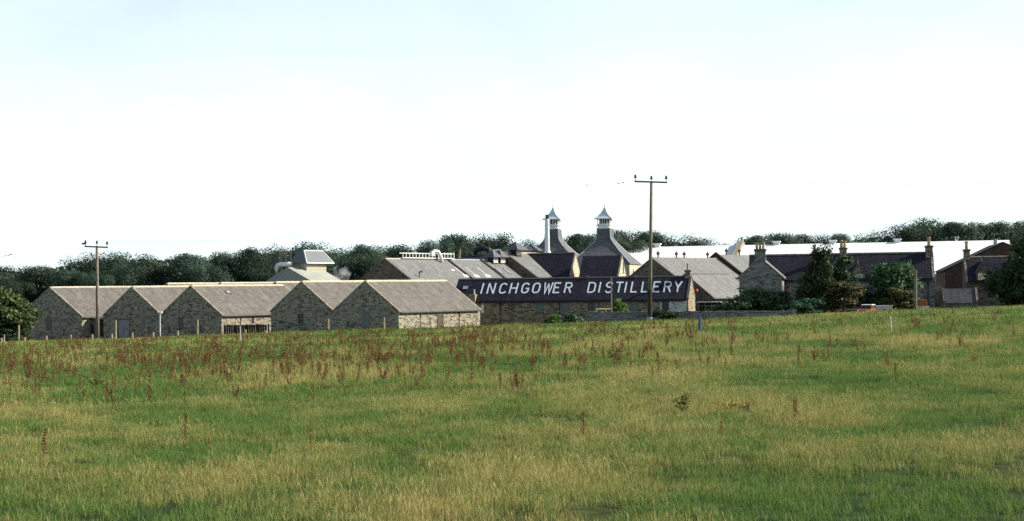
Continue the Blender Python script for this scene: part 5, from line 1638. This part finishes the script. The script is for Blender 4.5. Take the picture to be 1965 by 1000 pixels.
# the red-brown band of docks: the nearest ones singly, the rest as one mass
rgd = random.Random(21)
spots = []
while len(spots) < 2700:
    u = rgd.uniform(-20, 1985); v = 596 + abs(rgd.gauss(0, 1)) * 38
    vmin = np.interp(u, [0, 400, 765, 1137, 1250, 1500, 1965], [657, 643, 632, 616, 613, 604, 591])
    v = vmin + 3 + abs(rgd.gauss(0, 1)) * (44 if u < 1000 else 40)
    dens = np.interp(u, [0, 300, 900, 1100, 1250, 1450, 1965], [1, 1, 1, 0.75, 0.5, 0.16, 0.09])
    cl = float(fbm(np.array([u * 0.35]), np.array([v * 1.6]), 20, 61, 3)[0])
    if rgd.random() > dens * (0.25 + 2.2 * max(0, cl - 0.36)): continue
    if v > 860: continue
    spots.append((u, v))
spots.sort(key=lambda q: -q[1])
NI = 270
for u, v in spots[:NI]:
    if u < 520: lab, g = 'rust brown dock stalk in the reddish band below the left warehouses', 'docks below the left warehouses'
    elif u < 960: lab, g = 'rust brown dock stalk in the reddish band below the nearest warehouses', 'docks below the nearest warehouses'
    elif u < 1340: lab, g = 'rust brown dock stalk in the loose patch below the lettered range', 'docks below the lettered range'
    else: lab, g = 'scattered rust brown dock stalk in the right half of the field', 'docks in the right of the field'
    p_ = field_hit(u, v)
    dock_at(u, v, rgd.uniform(0.35, 0.88) * F_PX / p_.y, rgd.randrange(6), lab, g)
pts = []; 
for u, v in spots[NI:]:
    p_ = field_hit(u, v); pts.append((p_.x, p_.y, p_.z))
pts = np.array(pts)
sc_ = np.stack([np.full(len(pts), 0.75)] * 2 + [rng.uniform(0.55, 1.2, len(pts))], 1)
far_docks = [d_.copy() for d_ in docks]
for d_ in far_docks: d_.materials.clear()
scatter('dock_band', 'mass of distant rust brown docks along the far edge of the field', 'docks', pts, np.zeros(len(pts)), sc_, far_docks, M['dock'], 77)

# green weeds
def weed(u, v_base, hpx, label, flower=False, seed=0, wide=0.4, n=120):
    p_ = field_hit(u, v_base)
    h = hpx * p_.y / F_PX
    rn = np.random.default_rng(seed)
    o = tag(empty('field_weed', p_), label, 'weed')
    mb = MB()
    tops = []
    for i in range(6):
        a = rn.random() * 6.283; l = wide * h * rn.random()
        tp = (l * math.cos(a), l * math.sin(a), h * rn.uniform(0.7, 1))
        mb.tube([(0, 0, -0.05), (tp[0] * .4, tp[1] * .4, tp[2] * .55), tp], [0.012, 0.01, 0.005], 4); tops.append(tp)
    mb.build('stem', M['dock_stem'], o)
    T = np.array(tops)[rn.integers(0, 6, n)]
    k = (0.25 + 0.75 * rn.random((n, 1)))
    C = T * k + rn.normal(0, 0.05, (n, 3))
    V, F = leaf_cards(rn, C, rn.normal(0, 1, C.shape), 0.09, 0.5)
    m2 = bpy.data.meshes.new('leaves'); m2.from_pydata(V.tolist(), [], F.tolist())
    link('leaves', m2, M['dock_leaf'], o)
    if flower:
        C = np.array(tops)[rn.integers(0, 6, 150)] + rn.normal(0, 0.07, (150, 3)) * np.array([1.6, 1.6, 0.5])
        V, F = leaf_cards(rn, C, np.tile([[0, 0, 1.0]], (150, 1)), 0.055, 0.5)
        m2 = bpy.data.meshes.new('flower_heads'); m2.from_pydata(V.tolist(), [], F.tolist())
        link('flower_heads', m2, M['ragwort'], o)
weed(1312, 796, 46, 'tall green and brown leafy weed in the right centre of the field', seed=1)
weed(1404, 790, 16, 'low yellow flowering ragwort in the right of the field', flower=True, seed=2, wide=1.6)
weed(1222, 790, 12, 'tiny yellow flowered weed left of the tall leafy weed', flower=True, seed=3, wide=0.8)
weed(1181, 692, 22, 'bushy green weed among the docks below the lettered roof', seed=4, wide=0.8, n=200)
weed(186, 742, 22, 'dark green weed clump in the left of the field', seed=5, wide=1.6, n=260)

# ------------------------------------------------------------------ birds and steam
def bird(u, v, d, span_, label, tilt):
    o = tag(empty('flying_bird', at(u, v, d), R(tilt)), label, 'bird', 'birds in the sky')
    s_ = span_
    MB().tube([(0, -0.3 * s_, 0), (0, -0.1 * s_, 0), (0, 0.12 * s_, 0.01), (0, 0.3 * s_, 0)], [0.02 * s_, 0.07 * s_, 0.06 * s_, 0.02 * s_], 6).build('body', M['bird'], o)
    for sg in (-1, 1):
        MB().add([(0, -0.1 * s_, 0.03), (sg * 0.25 * s_, -0.08 * s_, 0.14 * s_), (sg * 0.5 * s_, 0.06 * s_, 0.08 * s_), (sg * 0.25 * s_, 0.1 * s_, 0.12 * s_), (0, 0.12 * s_, 0.02),
                  (0, -0.1 * s_, 0.0), (sg * 0.25 * s_, -0.08 * s_, 0.12 * s_), (sg * 0.5 * s_, 0.06 * s_, 0.07 * s_), (sg * 0.25 * s_, 0.1 * s_, 0.10 * s_), (0, 0.12 * s_, -0.01)],
                 [(0, 1, 3, 4), (1, 2, 3), (5, 9, 8, 6), (6, 8, 7), (0, 5, 6, 1), (1, 6, 7, 2), (2, 7, 8, 3), (3, 8, 9, 4)]).build('wing', M['bird'], o)
for u, v, s_, lab, tl in ((1127, 356, 0.9, 'lone bird in the sky left of the tall power pole', 20), (1187, 353, 0.85, 'lower of two birds close left of the tall pole top', 60), (1195, 351, 0.95, 'upper of two birds close left of the tall pole top', -40),
                          (5, 493, 0.8, 'leftmost bird of the small flock at the left edge', 10), (11, 491, 0.8, 'second bird of the small flock at the left edge', 50), (17, 490, 0.9, 'third bird of the small flock at the left edge', -20), (21, 489, 0.9, 'fourth bird of the small flock at the left edge', 70), (28, 492, 0.7, 'rightmost bird of the small flock at the left edge', 30)):
    bird(u, v, 205, s_ * 0.75, lab, tl)
bird(161, 468.5, 208, 1.3, 'dark bird by the left arm of the shorter power pole', 75)

m = bpy.data.materials.new('steam')
m.use_nodes = True
t = m.node_tree; t.nodes.clear()
ou = N(t, 'ShaderNodeOutputMaterial'); pv = N(t, 'ShaderNodeVolumePrincipled')
pv.inputs['Color'].default_value = (0.95, 0.97, 1, 1); pv.inputs['Anisotropy'].default_value = 0.2
tcn = N(t, 'ShaderNodeTexCoord'); nzs = N(t, 'ShaderNodeTexNoise', Scale=0.7, Detail=4.0)
t.links.new(tcn.outputs['Object'], nzs.inputs['Vector'])
rs = ramp_node(t, [(0.46, (0, 0, 0)), (0.7, (1, 1, 1))])
t.links.new(nzs.outputs['Fac'], rs.inputs['Fac'])
ms = N(t, 'ShaderNodeMath', operation='MULTIPLY'); ms.inputs[1].default_value = 0.35
t.links.new(rs.outputs['Color'], ms.inputs[0]); t.links.new(ms.outputs[0], pv.inputs['Density'])
t.links.new(pv.outputs[0], ou.inputs['Volume'])
c = at(655, 530, 330)
sm_ = MB()
for k in range(5):
    r0 = [0.9, 1.5, 1.9, 1.7, 0.7][k]
sm_.lathe([(-2.6, 0.3), (-1.8, 1.1), (-0.6, 1.7), (0.6, 2.2), (1.6, 1.9), (2.3, 0.9), (2.6, 0.2)], 0, 0, 12)
tag(sm_.build('steam_plume', m, None, loc=c), 'faint white steam drifting right of the still house', 'steam', kind='stuff')
